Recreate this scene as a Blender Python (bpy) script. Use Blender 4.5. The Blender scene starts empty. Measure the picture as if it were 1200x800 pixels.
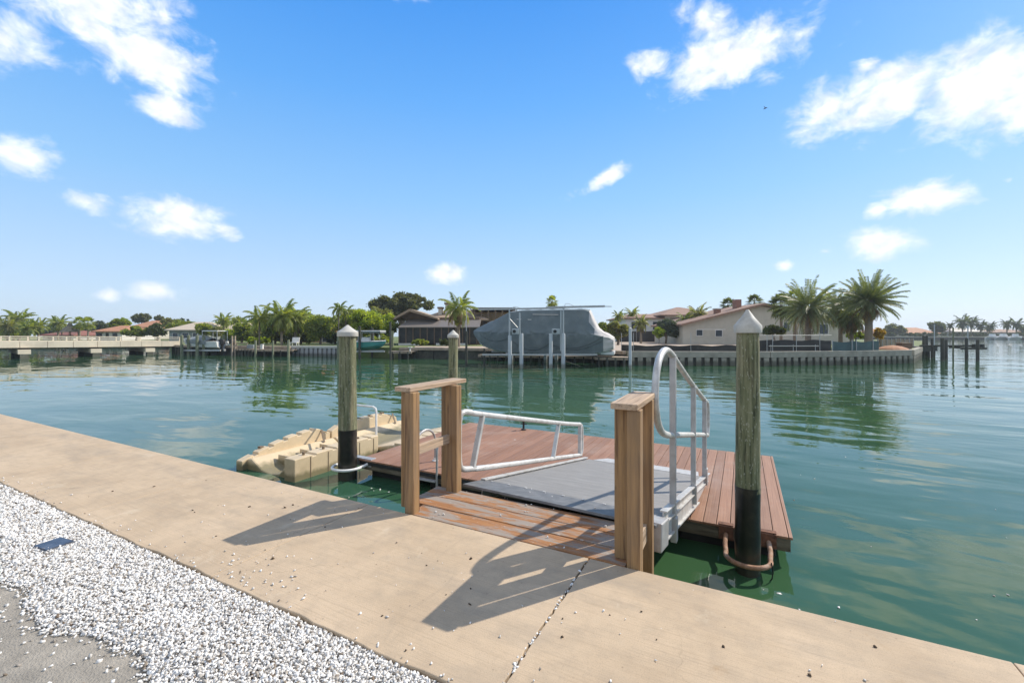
import bpy, math, random
import numpy as np
from mathutils import Vector

rnd = random.Random(7)
R = math.radians
C = bpy.context.scene.collection
sc = bpy.context.scene

# ------------------------------------------------------------------ camera
EYE = 1.55                       # metres above the seawall walkway (z = 0)
YAW = R(27.6)                    # the camera looks 27.6 deg left of square-to-the-wall
FOC = 516.0 / 1200.0
cam = bpy.data.cameras.new('camera')
cam.sensor_width = 36.0
cam.lens = 36.0 * FOC
cam.shift_y = -10.0 / 1200.0
cam.clip_start = 0.05
cam.clip_end = 8000.0
cam_o = bpy.data.objects.new('camera', cam)
C.objects.link(cam_o)
cam_o.location = (0, 0, EYE)
cam_o.rotation_euler = (R(90), 0, YAW)
sc.camera = cam_o

# ------------------------------------------------------------------ sky
SUN_AZ, SUN_EL = R(35.6), R(40.0)     # azimuth clockwise from +Y
sc.view_settings.view_transform = 'Standard'
sc.view_settings.look = 'None'
sc.view_settings.exposure = 0.66
sc.view_settings.gamma = 1.0
sc.view_settings.use_curve_mapping = False

world = bpy.data.worlds.new('World')
sc.world = world
world.use_nodes = True


def build_sky():
    nt = world.node_tree
    N, L = nt.nodes, nt.links
    N.clear()

    def math_n(op, a, b=None, clamp=False):
        n = N.new('ShaderNodeMath'); n.operation = op; n.use_clamp = clamp
        for i, x in enumerate((a, b)):
            if x is None: continue
            if isinstance(x, (int, float)): n.inputs[i].default_value = x
            else: L.new(x, n.inputs[i])
        return n.outputs[0]

    out = N.new('ShaderNodeOutputWorld')
    bg = N.new('ShaderNodeBackground')
    bg.inputs['Strength'].default_value = 0.11
    sky = N.new('ShaderNodeTexSky')
    sky.sky_type = 'NISHITA'
    sky.sun_disc = False
    sky.sun_elevation = SUN_EL
    sky.sun_rotation = SUN_AZ
    sky.altitude = 0
    sky.air_density = 1.0
    sky.dust_density = 0.6
    sky.ozone_density = 3.0
    hs = N.new('ShaderNodeHueSaturation')
    hs.inputs['Saturation'].default_value = 1.22
    hs.inputs['Hue'].default_value = 0.5
    L.new(sky.outputs[0], hs.inputs['Color'])
    tc = N.new('ShaderNodeTexCoord')
    sep = N.new('ShaderNodeSeparateXYZ')
    L.new(tc.outputs['Generated'], sep.inputs[0])
    az = math_n('ARCTAN2', sep.outputs[0], sep.outputs[1])
    el = math_n('ARCSINE', sep.outputs[2])
    comb = N.new('ShaderNodeCombineXYZ')
    L.new(az, comb.inputs[0]); L.new(el, comb.inputs[1])
    # cloud banks: azimuth, elevation, half width, half height (degrees), tilt, density
    clouds = [
        (-70.7, 28.3, 6.5, 3.5, 0.05, 1.0), (-66.9, 25.6, 5.0, 3.2, -0.3, 1.0), (-76.9, 23.5, 4.2, 3.4, 0.1, 0.7), (-65.4, 21.9, 3.3, 1.9, -0.15, 0.8),
        (-75.6, 14.9, 2.1, 1.7, -0.1, 1), (-71.5, 12.0, 1.9, 1.1, 0.1, 0.85), (-64.5, 11.7, 3.9, 2.2, 0, 1), (-60.9, 11.2, 2.3, 1.3, -0.25, 0.7),
        (-70.1, 3.6, 1.0, 0.9, 0, 0.75), (-66.6, 4.3, 2.2, 1.2, 0, 0.9), (-36.2, 7.4, 3.0, 1.7, 0.1, 0.85), (-15.4, 19.1, 4.6, 1.0, 0.42, 0.9),
        (-3.1, 32.4, 4.6, 2.4, -0.5, 0.8), (-9.9, 30.1, 3.9, 2.1, -0.3, 0.75), (-1.3, 29.2, 8.0, 2.8, 0.05, 1), (11.2, 25.3, 2.3, 1.4, 0, 0.55),
        (7.6, 22.4, 3.8, 3.0, 0.4, 0.85), (12.5, 22.2, 5.5, 2.9, 0.1, 1), (19.0, 21.1, 5.0, 4.1, 0.1, 1), (22.4, 19.2, 3.9, 3.6, 0, 1),
        (15.4, 12.6, 3.1, 1.7, -0.05, 1), (11.9, 12.1, 1.3, 1.0, 0, 0.85), (12.3, 8.7, 2.9, 1.6, 0, 1), (4.0, 7.4, 1.3, 0.9, 0, 0.6),
        (7.9, 8.6, 1.5, 0.8, 0.1, 0.5), (20.9, 12.9, 0.8, 0.6, 0, 0.45), (-39.6, 36.7, 5.9, 1.3, 0, 0.3),
        (48, 20, 9, 4, 0, .9), (-115, 28, 22, 12, 0, 1.2), (-150, 42, 30, 18, 0, 1.3), (120, 30, 24, 14, 0, 1.2), (165, 38, 30, 20, 0, 1.3), (-95, 58, 18, 8, 0, 1.0), (100, 60, 22, 10, 0, 1.0),  # unseen banks beside, behind and overhead, mostly added to whiten the fill light
    ]
    field = None
    for a, e, rx, ry, tilt, dens in clouds:
        m = N.new('ShaderNodeMapping'); m.vector_type = 'TEXTURE'
        m.inputs['Location'].default_value = (R(a), R(e), 0)
        m.inputs['Rotation'].default_value = (0, 0, tilt)
        m.inputs['Scale'].default_value = (R(rx * 1.13), R(ry * 1.10), 1)
        L.new(comb.outputs[0], m.inputs[0])
        ln = N.new('ShaderNodeVectorMath'); ln.operation = 'LENGTH'
        L.new(m.outputs[0], ln.inputs[0])
        v = math_n('SUBTRACT', dens, ln.outputs['Value'])
        field = v if field is None else math_n('MAXIMUM', field, v)
    nm = N.new('ShaderNodeMapping')
    nm.inputs['Scale'].default_value = (1.0, 1.5, 1)
    L.new(comb.outputs[0], nm.inputs[0])
    n1 = N.new('ShaderNodeTexNoise'); n1.inputs['Scale'].default_value = 17; n1.inputs['Detail'].default_value = 9
    n1.inputs['Roughness'].default_value = 0.62
    n1.inputs['Distortion'].default_value = 0.35
    L.new(nm.outputs[0], n1.inputs['Vector'])
    nz = math_n('MULTIPLY', math_n('SUBTRACT', n1.outputs[0], 0.5), 2.0)
    val = math_n('ADD', math_n('MAXIMUM', field, -0.9), nz)
    ramp = N.new('ShaderNodeMapRange'); ramp.interpolation_type = 'SMOOTHSTEP'
    ramp.inputs['From Min'].default_value = -0.12; ramp.inputs['From Max'].default_value = 0.80
    L.new(val, ramp.inputs['Value'])
    n2 = N.new('ShaderNodeTexNoise'); n2.inputs['Scale'].default_value = 30; n2.inputs['Detail'].default_value = 6
    L.new(nm.outputs[0], n2.inputs['Vector'])
    cr = N.new('ShaderNodeValToRGB')
    cr.color_ramp.elements[0].position = 0.3; cr.color_ramp.elements[0].color = (4.9, 5.3, 6.1, 1)
    cr.color_ramp.elements[1].position = 0.65; cr.color_ramp.elements[1].color = (7.0, 7.15, 7.4, 1)
    L.new(n2.outputs[0], cr.inputs[0])
    mix = N.new('ShaderNodeMix'); mix.data_type = 'RGBA'
    L.new(ramp.outputs[0], mix.inputs['Factor'])
    # the sky colour by height above the horizon, evened out against the glow round the sun
    hg = N.new('ShaderNodeValToRGB')
    el_ = hg.color_ramp.elements
    stops = [(0.0, (3.9, 4.8, 5.9)), (0.10, (3.3, 4.5, 6.0)), (0.28, (1.85, 3.7, 6.1)), (0.46, (.85, 2.75, 6.1)), (0.62, (.32, 1.95, 5.6)), (0.80, (1.5, 2.3, 3.9)), (1.0, (2.2, 2.6, 3.4))]  # paler stops overhead are added to take blue out of the fill light
    while len(el_) < len(stops): el_.new(.5)
    for k_, (p_, c_) in enumerate(stops):
        el_[k_].position = p_; el_[k_].color = (*c_, 1)
    L.new(sep.outputs[2], hg.inputs[0])
    mx = N.new('ShaderNodeMix'); mx.data_type = 'RGBA'; mx.inputs['Factor'].default_value = .82
    L.new(hs.outputs[0], mx.inputs['A']); L.new(hg.outputs[0], mx.inputs['B'])
    L.new(mx.outputs['Result'], mix.inputs['A'])
    L.new(cr.outputs[0], mix.inputs['B'])
    L.new(mix.outputs['Result'], bg.inputs['Color'])
    L.new(bg.outputs[0], out.inputs['Surface'])


build_sky()

sl = bpy.data.lights.new('sun', 'SUN')
sl.energy = 3.6
sl.angle = R(0.53)
sl.color = (1.0, 0.93, 0.82)
so = bpy.data.objects.new('sun', sl)
C.objects.link(so)
sdir = Vector((math.sin(SUN_AZ) * math.cos(SUN_EL), math.cos(SUN_AZ) * math.cos(SUN_EL), math.sin(SUN_EL)))
so.rotation_euler = sdir.to_track_quat('Z', 'Y').to_euler()
so.location = (20, 30, 40)

# ------------------------------------------------------------------ placing
WATER = -0.90
LAND = 0.10
RT = Vector((math.cos(YAW), math.sin(YAW), 0))
FW = Vector((-math.sin(YAW), math.cos(YAW), 0))


def at(px, d, z=0.0):
    """A point seen in column px of the photograph at distance d (metres), height z."""
    p = FW * d + RT * ((px - 600) / 516.0 * d)
    return Vector((p.x, p.y, z))


def hz(py, d):
    return EYE - (py - 390) * d / 516.0


# ------------------------------------------------------------------ mesh builder
class MB:
    def __init__(s):
        s.v = []; s.f = []

    def add(s, vs, fs):
        b = len(s.v)
        s.v.extend([tuple(v) for v in vs])
        s.f.extend([tuple(i + b for i in f) for f in fs])
        return s

    def box(s, x0, x1, y0, y1, z0, z1):
        return s.add([(x0, y0, z0), (x1, y0, z0), (x1, y1, z0), (x0, y1, z0), (x0, y0, z1), (x1, y0, z1), (x1, y1, z1), (x0, y1, z1)],
                     [(0, 3, 2, 1), (4, 5, 6, 7), (0, 1, 5, 4), (1, 2, 6, 5), (2, 3, 7, 6), (3, 0, 4, 7)])

    def beam(s, p, q, w, h, up=(0, 0, 1)):
        p, q = Vector(p), Vector(q)
        d = (q - p).normalized()
        a = d.cross(Vector(up))
        if a.length < 1e-4: a = d.cross(Vector((0, 1, 0)))
        a.normalize()
        b = a.cross(d)
        a = a * w / 2; b = b * h / 2
        return s.add([p - a - b, p + a - b, p + a + b, p - a + b, q - a - b, q + a - b, q + a + b, q - a + b],
                     [(0, 3, 2, 1), (4, 5, 6, 7), (0, 1, 5, 4), (1, 2, 6, 5), (2, 3, 7, 6), (3, 0, 4, 7)])

    def tube(s, pts, r, n=10, caps=True):
        pts = [Vector(p) for p in pts]
        m = len(pts)
        rr = r if isinstance(r, (list, tuple)) else [r] * m
        t0 = (pts[1] - pts[0]).normalized()
        a = t0.cross(Vector((0.13, 0.31, 0.94)))
        if a.length < 1e-3: a = t0.cross(Vector((1, 0, 0)))
        a.normalize()
        vs = []; fs = []
        for i, p in enumerate(pts):
            if i == 0: t = pts[1] - pts[0]
            elif i == m - 1: t = pts[-1] - pts[-2]
            else: t = (pts[i + 1] - pts[i]).normalized() + (pts[i] - pts[i - 1]).normalized()
            t.normalize()
            a = (a - t * a.dot(t)); a.normalize()
            b = t.cross(a)
            for k in range(n):
                an = 2 * math.pi * k / n
                vs.append(p + (a * math.cos(an) + b * math.sin(an)) * rr[i])
        for i in range(m - 1):
            for k in range(n):
                k2 = (k + 1) % n
                fs.append((i * n + k, i * n + k2, (i + 1) * n + k2, (i + 1) * n + k))
        if caps:
            fs.append(tuple(range(n - 1, -1, -1)))
            fs.append(tuple((m - 1) * n + k for k in range(n)))
        return s.add(vs, fs)

    def lathe(s, prof, n, cx=0, cy=0, jit=0, seed=0):
        r2 = random.Random(seed)
        vs = []; fs = []
        ph = [r2.uniform(0, 6.28) for _ in range(3)]
        for j, (r, z) in enumerate(prof):
            for k in range(n):
                a = 2 * math.pi * k / n
                w = 1 + jit * (math.sin(a * 2 + ph[0] + z * 1.3) + .6 * math.sin(a * 3 + ph[1] - z * 2.1))
                vs.append((cx + r * w * math.cos(a), cy + r * w * math.sin(a), z))
        m = len(prof)
        for i in range(m - 1):
            for k in range(n):
                k2 = (k + 1) % n
                fs.append((i * n + k, i * n + k2, (i + 1) * n + k2, (i + 1) * n + k))
        fs.append(tuple(range(n - 1, -1, -1)))
        fs.append(tuple((m - 1) * n + k for k in range(n)))
        return s.add(vs, fs)

    def face(s, *pts):
        return s.add(pts, [tuple(range(len(pts)))])

    def prism(s, pts, axis, a0, a1):
        """closed outline in two axes pushed along the third ('x','y','z')"""
        n = len(pts)
        def mk(p, a):
            if axis == 'x': return (a, p[0], p[1])
            if axis == 'y': return (p[0], a, p[1])
            return (p[0], p[1], a)
        vs = [mk(p, a0) for p in pts] + [mk(p, a1) for p in pts]
        fs = [tuple(range(n - 1, -1, -1)), tuple(range(n, 2 * n))]
        fs += [(i, (i + 1) % n, n + (i + 1) % n, n + i) for i in range(n)]
        return s.add(vs, fs)

    def build(s, name, m, parent=None, smooth=False, bevel=0, world=False, flip=False):
        me = bpy.data.meshes.new(name)
        v = s.v
        if world and parent is not None:
            r = parent
            while r.parent: r = r.parent
            o0 = r.location
            v = [(p[0] - o0.x, p[1] - o0.y, p[2] - o0.z) for p in v]
        me.from_pydata(v, [], s.f)
        me.validate()
        import bmesh
        bm = bmesh.new(); bm.from_mesh(me)
        if len(bm.faces) < 20000:
            bmesh.ops.recalc_face_normals(bm, faces=bm.faces)
        bm.to_mesh(me); bm.free()
        me.materials.append(m)
        if smooth:
            me.polygons.foreach_set('use_smooth', [True] * len(me.polygons))
            if hasattr(me, 'set_sharp_from_angle'): me.set_sharp_from_angle(angle=R(42))
        o = bpy.data.objects.new(name, me)
        C.objects.link(o)
        if parent is not None: o.parent = parent
        if bevel:
            b = o.modifiers.new('bevel', 'BEVEL'); b.width = bevel; b.segments = 2; b.limit_method = 'ANGLE'; b.angle_limit = R(40)
        return o


def quads_obj(name, V, m, parent=None, loc=None, k=4):
    """numpy array (n, k, 3) of separate faces as one mesh"""
    V = np.asarray(V, dtype=np.float32)
    n = len(V)
    me = bpy.data.meshes.new(name)
    me.vertices.add(n * k); me.loops.add(n * k); me.polygons.add(n)
    me.vertices.foreach_set('co', V.reshape(-1))
    me.loops.foreach_set('vertex_index', np.arange(n * k, dtype=np.int32))
    me.polygons.foreach_set('loop_start', np.arange(0, n * k, k, dtype=np.int32))
    me.update(calc_edges=True)
    me.validate()
    me.materials.append(m)
    o = bpy.data.objects.new(name, me)
    C.objects.link(o)
    if parent is not None: o.parent = parent
    if loc is not None: o.location = loc
    return o


def tag(o, label=None, cat=None, group=None, kind=None):
    if label: o['label'] = label
    if cat: o['category'] = cat
    if group: o['group'] = group
    if kind: o['kind'] = kind
    return o


def thing(name, label, cat, loc=(0, 0, 0), rotz=0.0, group=None):
    o = bpy.data.objects.new(name, None)
    o.empty_display_size = 0.2
    C.objects.link(o)
    o.location = loc
    o.rotation_euler = (0, 0, rotz)
    return tag(o, label, cat, group)


def copy_tree(o, parent=None):
    c = o.copy(); C.objects.link(c); c.parent = parent
    for ch in list(o.children): copy_tree(ch, c)
    return c


# ------------------------------------------------------------------ materials
def nodes(name):
    m = bpy.data.materials.new(name)
    m.use_nodes = True
    nt = m.node_tree
    return m, nt, nt.nodes, nt.links, nt.nodes['Principled BSDF']


def noise(N, L, vec, scale, detail=4, rough=.55, dist=0):
    n = N.new('ShaderNodeTexNoise')
    n.inputs['Scale'].default_value = scale; n.inputs['Detail'].default_value = detail
    n.inputs['Roughness'].default_value = rough; n.inputs['Distortion'].default_value = dist
    L.new(vec, n.inputs['Vector'])
    return n.outputs[0]


def ramp2(N, L, fac, stops):
    r = N.new('ShaderNodeValToRGB')
    e = r.color_ramp.elements
    while len(e) < len(stops): e.new(0.5)
    for i, (p, c) in enumerate(stops):
        e[i].position = p
        e[i].color = (c, c, c, 1) if isinstance(c, (int, float)) else (*c, 1)
    L.new(fac, r.inputs[0])
    return r.outputs[0]


def mixc(N, L, fac, a, b, mode='MIX'):
    n = N.new('ShaderNodeMix'); n.data_type = 'RGBA'; n.blend_type = mode
    for key, x in (('Factor', fac), ('A', a), ('B', b)):
        if isinstance(x, (int, float)): 
            n.inputs[key].default_value = x if key == 'Factor' else (x, x, x, 1)
        elif isinstance(x, tuple): n.inputs[key].default_value = (*x, 1)
        else: L.new(x, n.inputs[key])
    return n.outputs['Result']


def obj_coord(N, L, scale=(1, 1, 1)):
    tc = N.new('ShaderNodeTexCoord')
    mp = N.new('ShaderNodeMapping'); mp.inputs['Scale'].default_value = scale
    L.new(tc.outputs['Object'], mp.inputs[0])
    return mp.outputs[0]


def bump(N, L, h, bsdf, strength=.5, dist=.01):
    b = N.new('ShaderNodeBump'); b.inputs['Strength'].default_value = strength; b.inputs['Distance'].default_value = dist
    L.new(h, b.inputs['Height'])
    L.new(b.outputs[0], bsdf.inputs['Normal'])
    return b


def mat(name, col, rough=.6, var=.18, scale=3, stretch=(1, 1, 1), bmp=0, bscale=30, metal=0, stain=None, stain_amt=.5, stain_scale=1.2, spec=.5, island=0, tide=None):
    m, nt, N, L, B = nodes(name)
    vec = obj_coord(N, L, stretch)
    n = noise(N, L, vec, scale, 6)
    c = ramp2(N, L, n, [(.28, tuple(x * (1 - var) for x in col)), (.72, tuple(min(1, x * (1 + var)) for x in col))])
    if stain:
        n2 = noise(N, L, vec, stain_scale, 7, .65)
        f = ramp2(N, L, n2, [(.48, 0.0), (.68, stain_amt)])
        c = mixc(N, L, f, c, stain)
    if tide:                     # growth and slime left by the tide, up to a ragged line above the water
        tcd = N.new('ShaderNodeTexCoord'); sp_ = N.new('ShaderNodeSeparateXYZ'); L.new(tcd.outputs['Object'], sp_.inputs[0])
        hh = N.new('ShaderNodeMath'); hh.operation = 'MULTIPLY_ADD'
        L.new(noise(N, L, obj_coord(N, L, (1, 1, .4)), 7, 5, .65), hh.inputs[0]); hh.inputs[1].default_value = -tide[0] * 1.1; L.new(sp_.outputs[2], hh.inputs[2])
        c = mixc(N, L, ramp2(N, L, hh.outputs[0], [(0.0, tide[1]), (tide[0] * .5, 0.0)]), c, tide[2])
    if island:
        g = N.new('ShaderNodeNewGeometry')
        f = ramp2(N, L, g.outputs['Random Per Island'], [(0, 1 - island), (1, 1 + island)])
        c = mixc(N, L, 1.0, c, f, 'MULTIPLY')
    L.new(c, B.inputs['Base Color'])
    B.inputs['Roughness'].default_value = rough
    B.inputs['Metallic'].default_value = metal
    B.inputs['Specular IOR Level'].default_value = spec
    if bmp:
        nb = noise(N, L, vec, bscale, 5)
        bump(N, L, nb, B, bmp, .02)
    return m


def wood(name, col, dark, axis, rough=.75, grey=None, grey_amt=.5, freq=22, island=0.12):
    m, nt, N, L, B = nodes(name)
    st = [freq, freq, freq]; st['xyz'.index(axis)] = 1.1
    vec = obj_coord(N, L, tuple(st))
    n = noise(N, L, vec, 1.6, 7, .62, .6)
    c = ramp2(N, L, n, [(.34, dark), (.47, tuple(x * .86 for x in col)), (.56, col), (.72, tuple(min(1, x * 1.3) for x in col))])
    st2 = [3.5, 3.5, 3.5]; st2['xyz'.index(axis)] = .8
    v2 = obj_coord(N, L, tuple(st2))
    nb = noise(N, L, v2, 1.7, 5, .6)
    if grey:
        c = mixc(N, L, ramp2(N, L, nb, [(.42, 0.0), (.64, grey_amt)]), c, grey)
    # knots
    v3 = obj_coord(N, L, (1, 1, 1))
    vor = N.new('ShaderNodeTexVoronoi'); vor.inputs['Scale'].default_value = 3.2
    L.new(v3, vor.inputs['Vector'])
    kn = ramp2(N, L, vor.outputs['Distance'], [(.0, .62), (.075, .0)])
    c = mixc(N, L, kn, c, tuple(x * .35 for x in dark))
    g = N.new('ShaderNodeNewGeometry')
    c = mixc(N, L, 1.0, c, ramp2(N, L, g.outputs['Random Per Island'], [(0, 1 - island), (1, 1 + island)]), 'MULTIPLY')
    L.new(c, B.inputs['Base Color'])
    B.inputs['Roughness'].default_value = rough
    bump(N, L, n, B, .5, .004)
    return m


def leafmat(name, a, b, trans=.3, rough=.5):
    m, nt, N, L, B = nodes(name)
    g = N.new('ShaderNodeNewGeometry')
    vec = obj_coord(N, L)
    n = noise(N, L, vec, .9, 3)
    f = N.new('ShaderNodeMath'); f.operation = 'MULTIPLY_ADD'
    L.new(g.outputs['Random Per Island'], f.inputs[0]); f.inputs[1].default_value = .55
    mm = N.new('ShaderNodeMath'); mm.operation = 'MULTIPLY_ADD'; L.new(n, mm.inputs[0]); mm.inputs[1].default_value = 1.4; mm.inputs[2].default_value = -.45
    L.new(mm.outputs[0], f.inputs[2])
    c = ramp2(N, L, f.outputs[0], [(0.1, a), (.9, b)])
    L.new(c, B.inputs['Base Color'])
    B.inputs['Roughness'].default_value = rough
    B.inputs['Specular IOR Level'].default_value = .35
    tr = N.new('ShaderNodeBsdfTranslucent')
    L.new(mixc(N, L, 1.0, c, (2.3, 2.3, .7), 'MULTIPLY'), tr.inputs['Color'])
    ms = N.new('ShaderNodeMixShader'); ms.inputs[0].default_value = trans
    L.new(B.outputs[0], ms.inputs[1]); L.new(tr.outputs[0], ms.inputs[2])
    L.new(ms.outputs[0], N['Material Output'].inputs['Surface'])
    return m


def concrete_mat():
    m, nt, N, L, B = nodes('broomed_concrete')
    v = obj_coord(N, L)
    big = noise(N, L, v, 1.1, 6, .6)
    mid = noise(N, L, v, 7, 6, .65)
    fine = noise(N, L, v, 160, 3, .7)
    broom = noise(N, L, obj_coord(N, L, (2.2, 95, 1)), 1.0, 4, .6, .25)
    c = ramp2(N, L, big, [(.3, (.40, .297, .196)), (.5, (.49, .370, .248)), (.72, (.55, .42, .288))])
    c = mixc(N, L, ramp2(N, L, mid, [(.46, 0.0), (.72, .42)]), c, (.30, .24, .175))
    c = mixc(N, L, ramp2(N, L, broom, [(.36, .24), (.5, 0.0)]), c, (.29, .215, .14))
    c = mixc(N, L, ramp2(N, L, fine, [(.36, .45), (.46, 0.0)]), c, (.24, .185, .13))
    # dark smudges and grey wear trails
    sm = noise(N, L, obj_coord(N, L, (.55, 1.9, 1)), 1.3, 7, .66, .3)
    c = mixc(N, L, ramp2(N, L, sm, [(.50, 0.0), (.70, .5)]), c, (.27, .225, .175))
    rs_ = noise(N, L, obj_coord(N, L, (1.0, 1.0, 1)), 2.6, 6, .7, .5)
    c = mixc(N, L, ramp2(N, L, rs_, [(.60, 0.0), (.70, .35)]), c, (.60, .50, .37))
    c = mixc(N, L, ramp2(N, L, rs_, [(.27, .5), (.36, 0.0)]), c, (.33, .22, .12))
    vor = N.new('ShaderNodeTexVoronoi'); vor.inputs['Scale'].default_value = 11; L.new(v, vor.inputs['Vector'])
    c = mixc(N, L, ramp2(N, L, vor.outputs['Distance'], [(.035, .55), (.06, .0)]), c, (.15, .105, .07))
    vo2 = N.new('ShaderNodeTexVoronoi'); vo2.inputs['Scale'].default_value = 5.2; L.new(v, vo2.inputs['Vector'])
    c = mixc(N, L, ramp2(N, L, vo2.outputs['Distance'], [(.02, .6), (.035, .0)]), c, (.62, .56, .48))
    dr = noise(N, L, obj_coord(N, L, (3.0, .8, 1)), 2.2, 7, .7, .8)
    c = mixc(N, L, ramp2(N, L, dr, [(.58, 0.0), (.72, .22)]), c, (.22, .18, .14))
    # hair cracks
    vc = N.new('ShaderNodeTexVoronoi'); vc.feature = 'DISTANCE_TO_EDGE'; vc.inputs['Scale'].default_value = .75
    wv = N.new('ShaderNodeVectorMath'); wv.operation = 'MULTIPLY_ADD'
    nn = N.new('ShaderNodeTexNoise'); nn.inputs['Scale'].default_value = 4; nn.inputs['Detail'].default_value = 5; L.new(v, nn.inputs['Vector'])
    L.new(nn.outputs['Color'], wv.inputs[0]); wv.inputs[1].default_value = (.35, .35, 0); L.new(v, wv.inputs[2])
    L.new(wv.outputs[0], vc.inputs['Vector'])
    ck = ramp2(N, L, vc.outputs['Distance'], [(.0, .45), (.0035, 0.0)])
    gate = ramp2(N, L, noise(N, L, v, .8, 3), [(.5, 0.0), (.6, 1.0)])
    c = mixc(N, L, mixc(N, L, 1.0, ck, gate, 'MULTIPLY'), c, (.2, .15, .1))
    L.new(c, B.inputs['Base Color'])
    B.inputs['Roughness'].default_value = .85
    B.inputs['Specular IOR Level'].default_value = .3
    hh = N.new('ShaderNodeMath'); hh.operation = 'MULTIPLY_ADD'; L.new(broom, hh.inputs[0]); hh.inputs[1].default_value = 1.0; L.new(fine, hh.inputs[2])
    bump(N, L, hh.outputs[0], B, .35, .0035)
    return m


def water_mat():
    m, nt, N, L, B = nodes('canal_water')
    v = obj_coord(N, L)
    n0 = noise(N, L, v, .12, 3)
    c = ramp2(N, L, n0, [(.35, (.038, .090, .036)), (.65, (.027, .081, .050))])
    # the shallow strip between the wall and the dock is greener, algae in it
    n1 = noise(N, L, v, 1.3, 5, .6)
    tc = N.new('ShaderNodeTexCoord'); sp = N.new('ShaderNodeSeparateXYZ'); L.new(tc.outputs['Object'], sp.inputs[0])
    L.new(c, B.inputs['Base Color'])
    B.inputs['Roughness'].default_value = .012
    B.inputs['IOR'].default_value = 1.333
    # ripples: long slow undulation, metre waves, small chop
    rot = N.new('ShaderNodeMapping'); rot.inputs['Rotation'].default_value = (0, 0, YAW + R(8)); rot.inputs['Scale'].default_value = (.55, 1.25, 1)
    L.new(tc.outputs['Object'], rot.inputs[0])
    w1 = noise(N, L, rot.outputs[0], .28, 2, .5)
    w2 = noise(N, L, rot.outputs[0], .85, 2, .45, .3)
    w3 = noise(N, L, rot.outputs[0], 4.5, 2, .5)
    b1 = N.new('ShaderNodeBump'); b1.inputs['Strength'].default_value = 1; b1.inputs['Distance'].default_value = .075; L.new(w1, b1.inputs['Height'])
    b2 = N.new('ShaderNodeBump'); b2.inputs['Strength'].default_value = 1; b2.inputs['Distance'].default_value = .032; L.new(w2, b2.inputs['Height']); L.new(b1.outputs[0], b2.inputs['Normal'])
    b3 = N.new('ShaderNodeBump'); b3.inputs['Strength'].default_value = 1; b3.inputs['Distance'].default_value = .0013; L.new(w3, b3.inputs['Height']); L.new(b2.outputs[0], b3.inputs['Normal'])
    L.new(b3.outputs[0], B.inputs['Normal'])
    return m


def piling_mat():
    m, nt, N, L, B = nodes('treated_piling_wood')
    n = noise(N, L, obj_coord(N, L, (26, 26, 1.5)), 1.3, 7, .65, .4)
    c = ramp2(N, L, n, [(.36, (.042, .046, .022)), (.50, (.145, .15, .075)), (.72, (.255, .245, .145))])
    nb = noise(N, L, obj_coord(N, L, (5, 5, .7)), 1.2, 6, .6)
    c = mixc(N, L, ramp2(N, L, nb, [(.46, 0.0), (.66, .7)]), c, (.33, .27, .16))
    sp = noise(N, L, obj_coord(N, L, (60, 60, 22)), 1, 3)
    c = mixc(N, L, ramp2(N, L, sp, [(.6, 0.0), (.66, .5)]), c, (.42, .41, .32))
    L.new(c, B.inputs['Base Color']); B.inputs['Roughness'].default_value = .9
    bump(N, L, n, B, .8, .008)
    return m


def platform_mat():
    m, nt, N, L, B = nodes('peeling_stained_boards')
    g = N.new('ShaderNodeNewGeometry')
    n = noise(N, L, obj_coord(N, L, (2.2, 46, 30)), 1.2, 7, .65, .5)
    c = ramp2(N, L, n, [(.3, (.07, .03, .012)), (.45, (.29, .125, .042)), (.7, (.40, .19, .07))])
    p = noise(N, L, obj_coord(N, L, (1.5, 9, 9)), 1.25, 8, .72, .4)
    c = mixc(N, L, ramp2(N, L, p, [(.46, 0.0), (.54, .9)]), c, (.27, .235, .20))
    p2 = noise(N, L, obj_coord(N, L, (6, 22, 9)), 1.6, 6, .7)
    c = mixc(N, L, ramp2(N, L, p2, [(.62, 0.0), (.68, .75)]), c, (.52, .49, .45))
    L.new(c, B.inputs['Base Color']); B.inputs['Roughness'].default_value = .8
    bump(N, L, n, B, .7, .006)
    return m


def decking_mat():
    m, nt, N, L, B = nodes('composite_decking')
    g = N.new('ShaderNodeNewGeometry')
    n = noise(N, L, obj_coord(N, L, (70, 1.2, 40)), 1, 5, .6, .2)
    c = ramp2(N, L, n, [(.3, (.205, .098, .053)), (.7, (.325, .168, .098))])
    c = mixc(N, L, 1.0, c, ramp2(N, L, g.outputs['Random Per Island'], [(0, .86), (1, 1.14)]), 'MULTIPLY')
    nb = noise(N, L, obj_coord(N, L), 1.4, 6, .65)
    c = mixc(N, L, ramp2(N, L, nb, [(.5, 0.0), (.72, .35)]), c, (.40, .30, .24))
    vor = N.new('ShaderNodeTexVoronoi'); vor.inputs['Scale'].default_value = 2.3
    L.new(obj_coord(N, L, (1, .8, 1)), vor.inputs['Vector'])
    c = mixc(N, L, ramp2(N, L, vor.outputs['Distance'], [(.04, .85), (.065, .0)]), c, (.62, .58, .52))
    L.new(c, B.inputs['Base Color']); B.inputs['Roughness'].default_value = .62
    bump(N, L, n, B, .35, .003)
    return m


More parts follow.
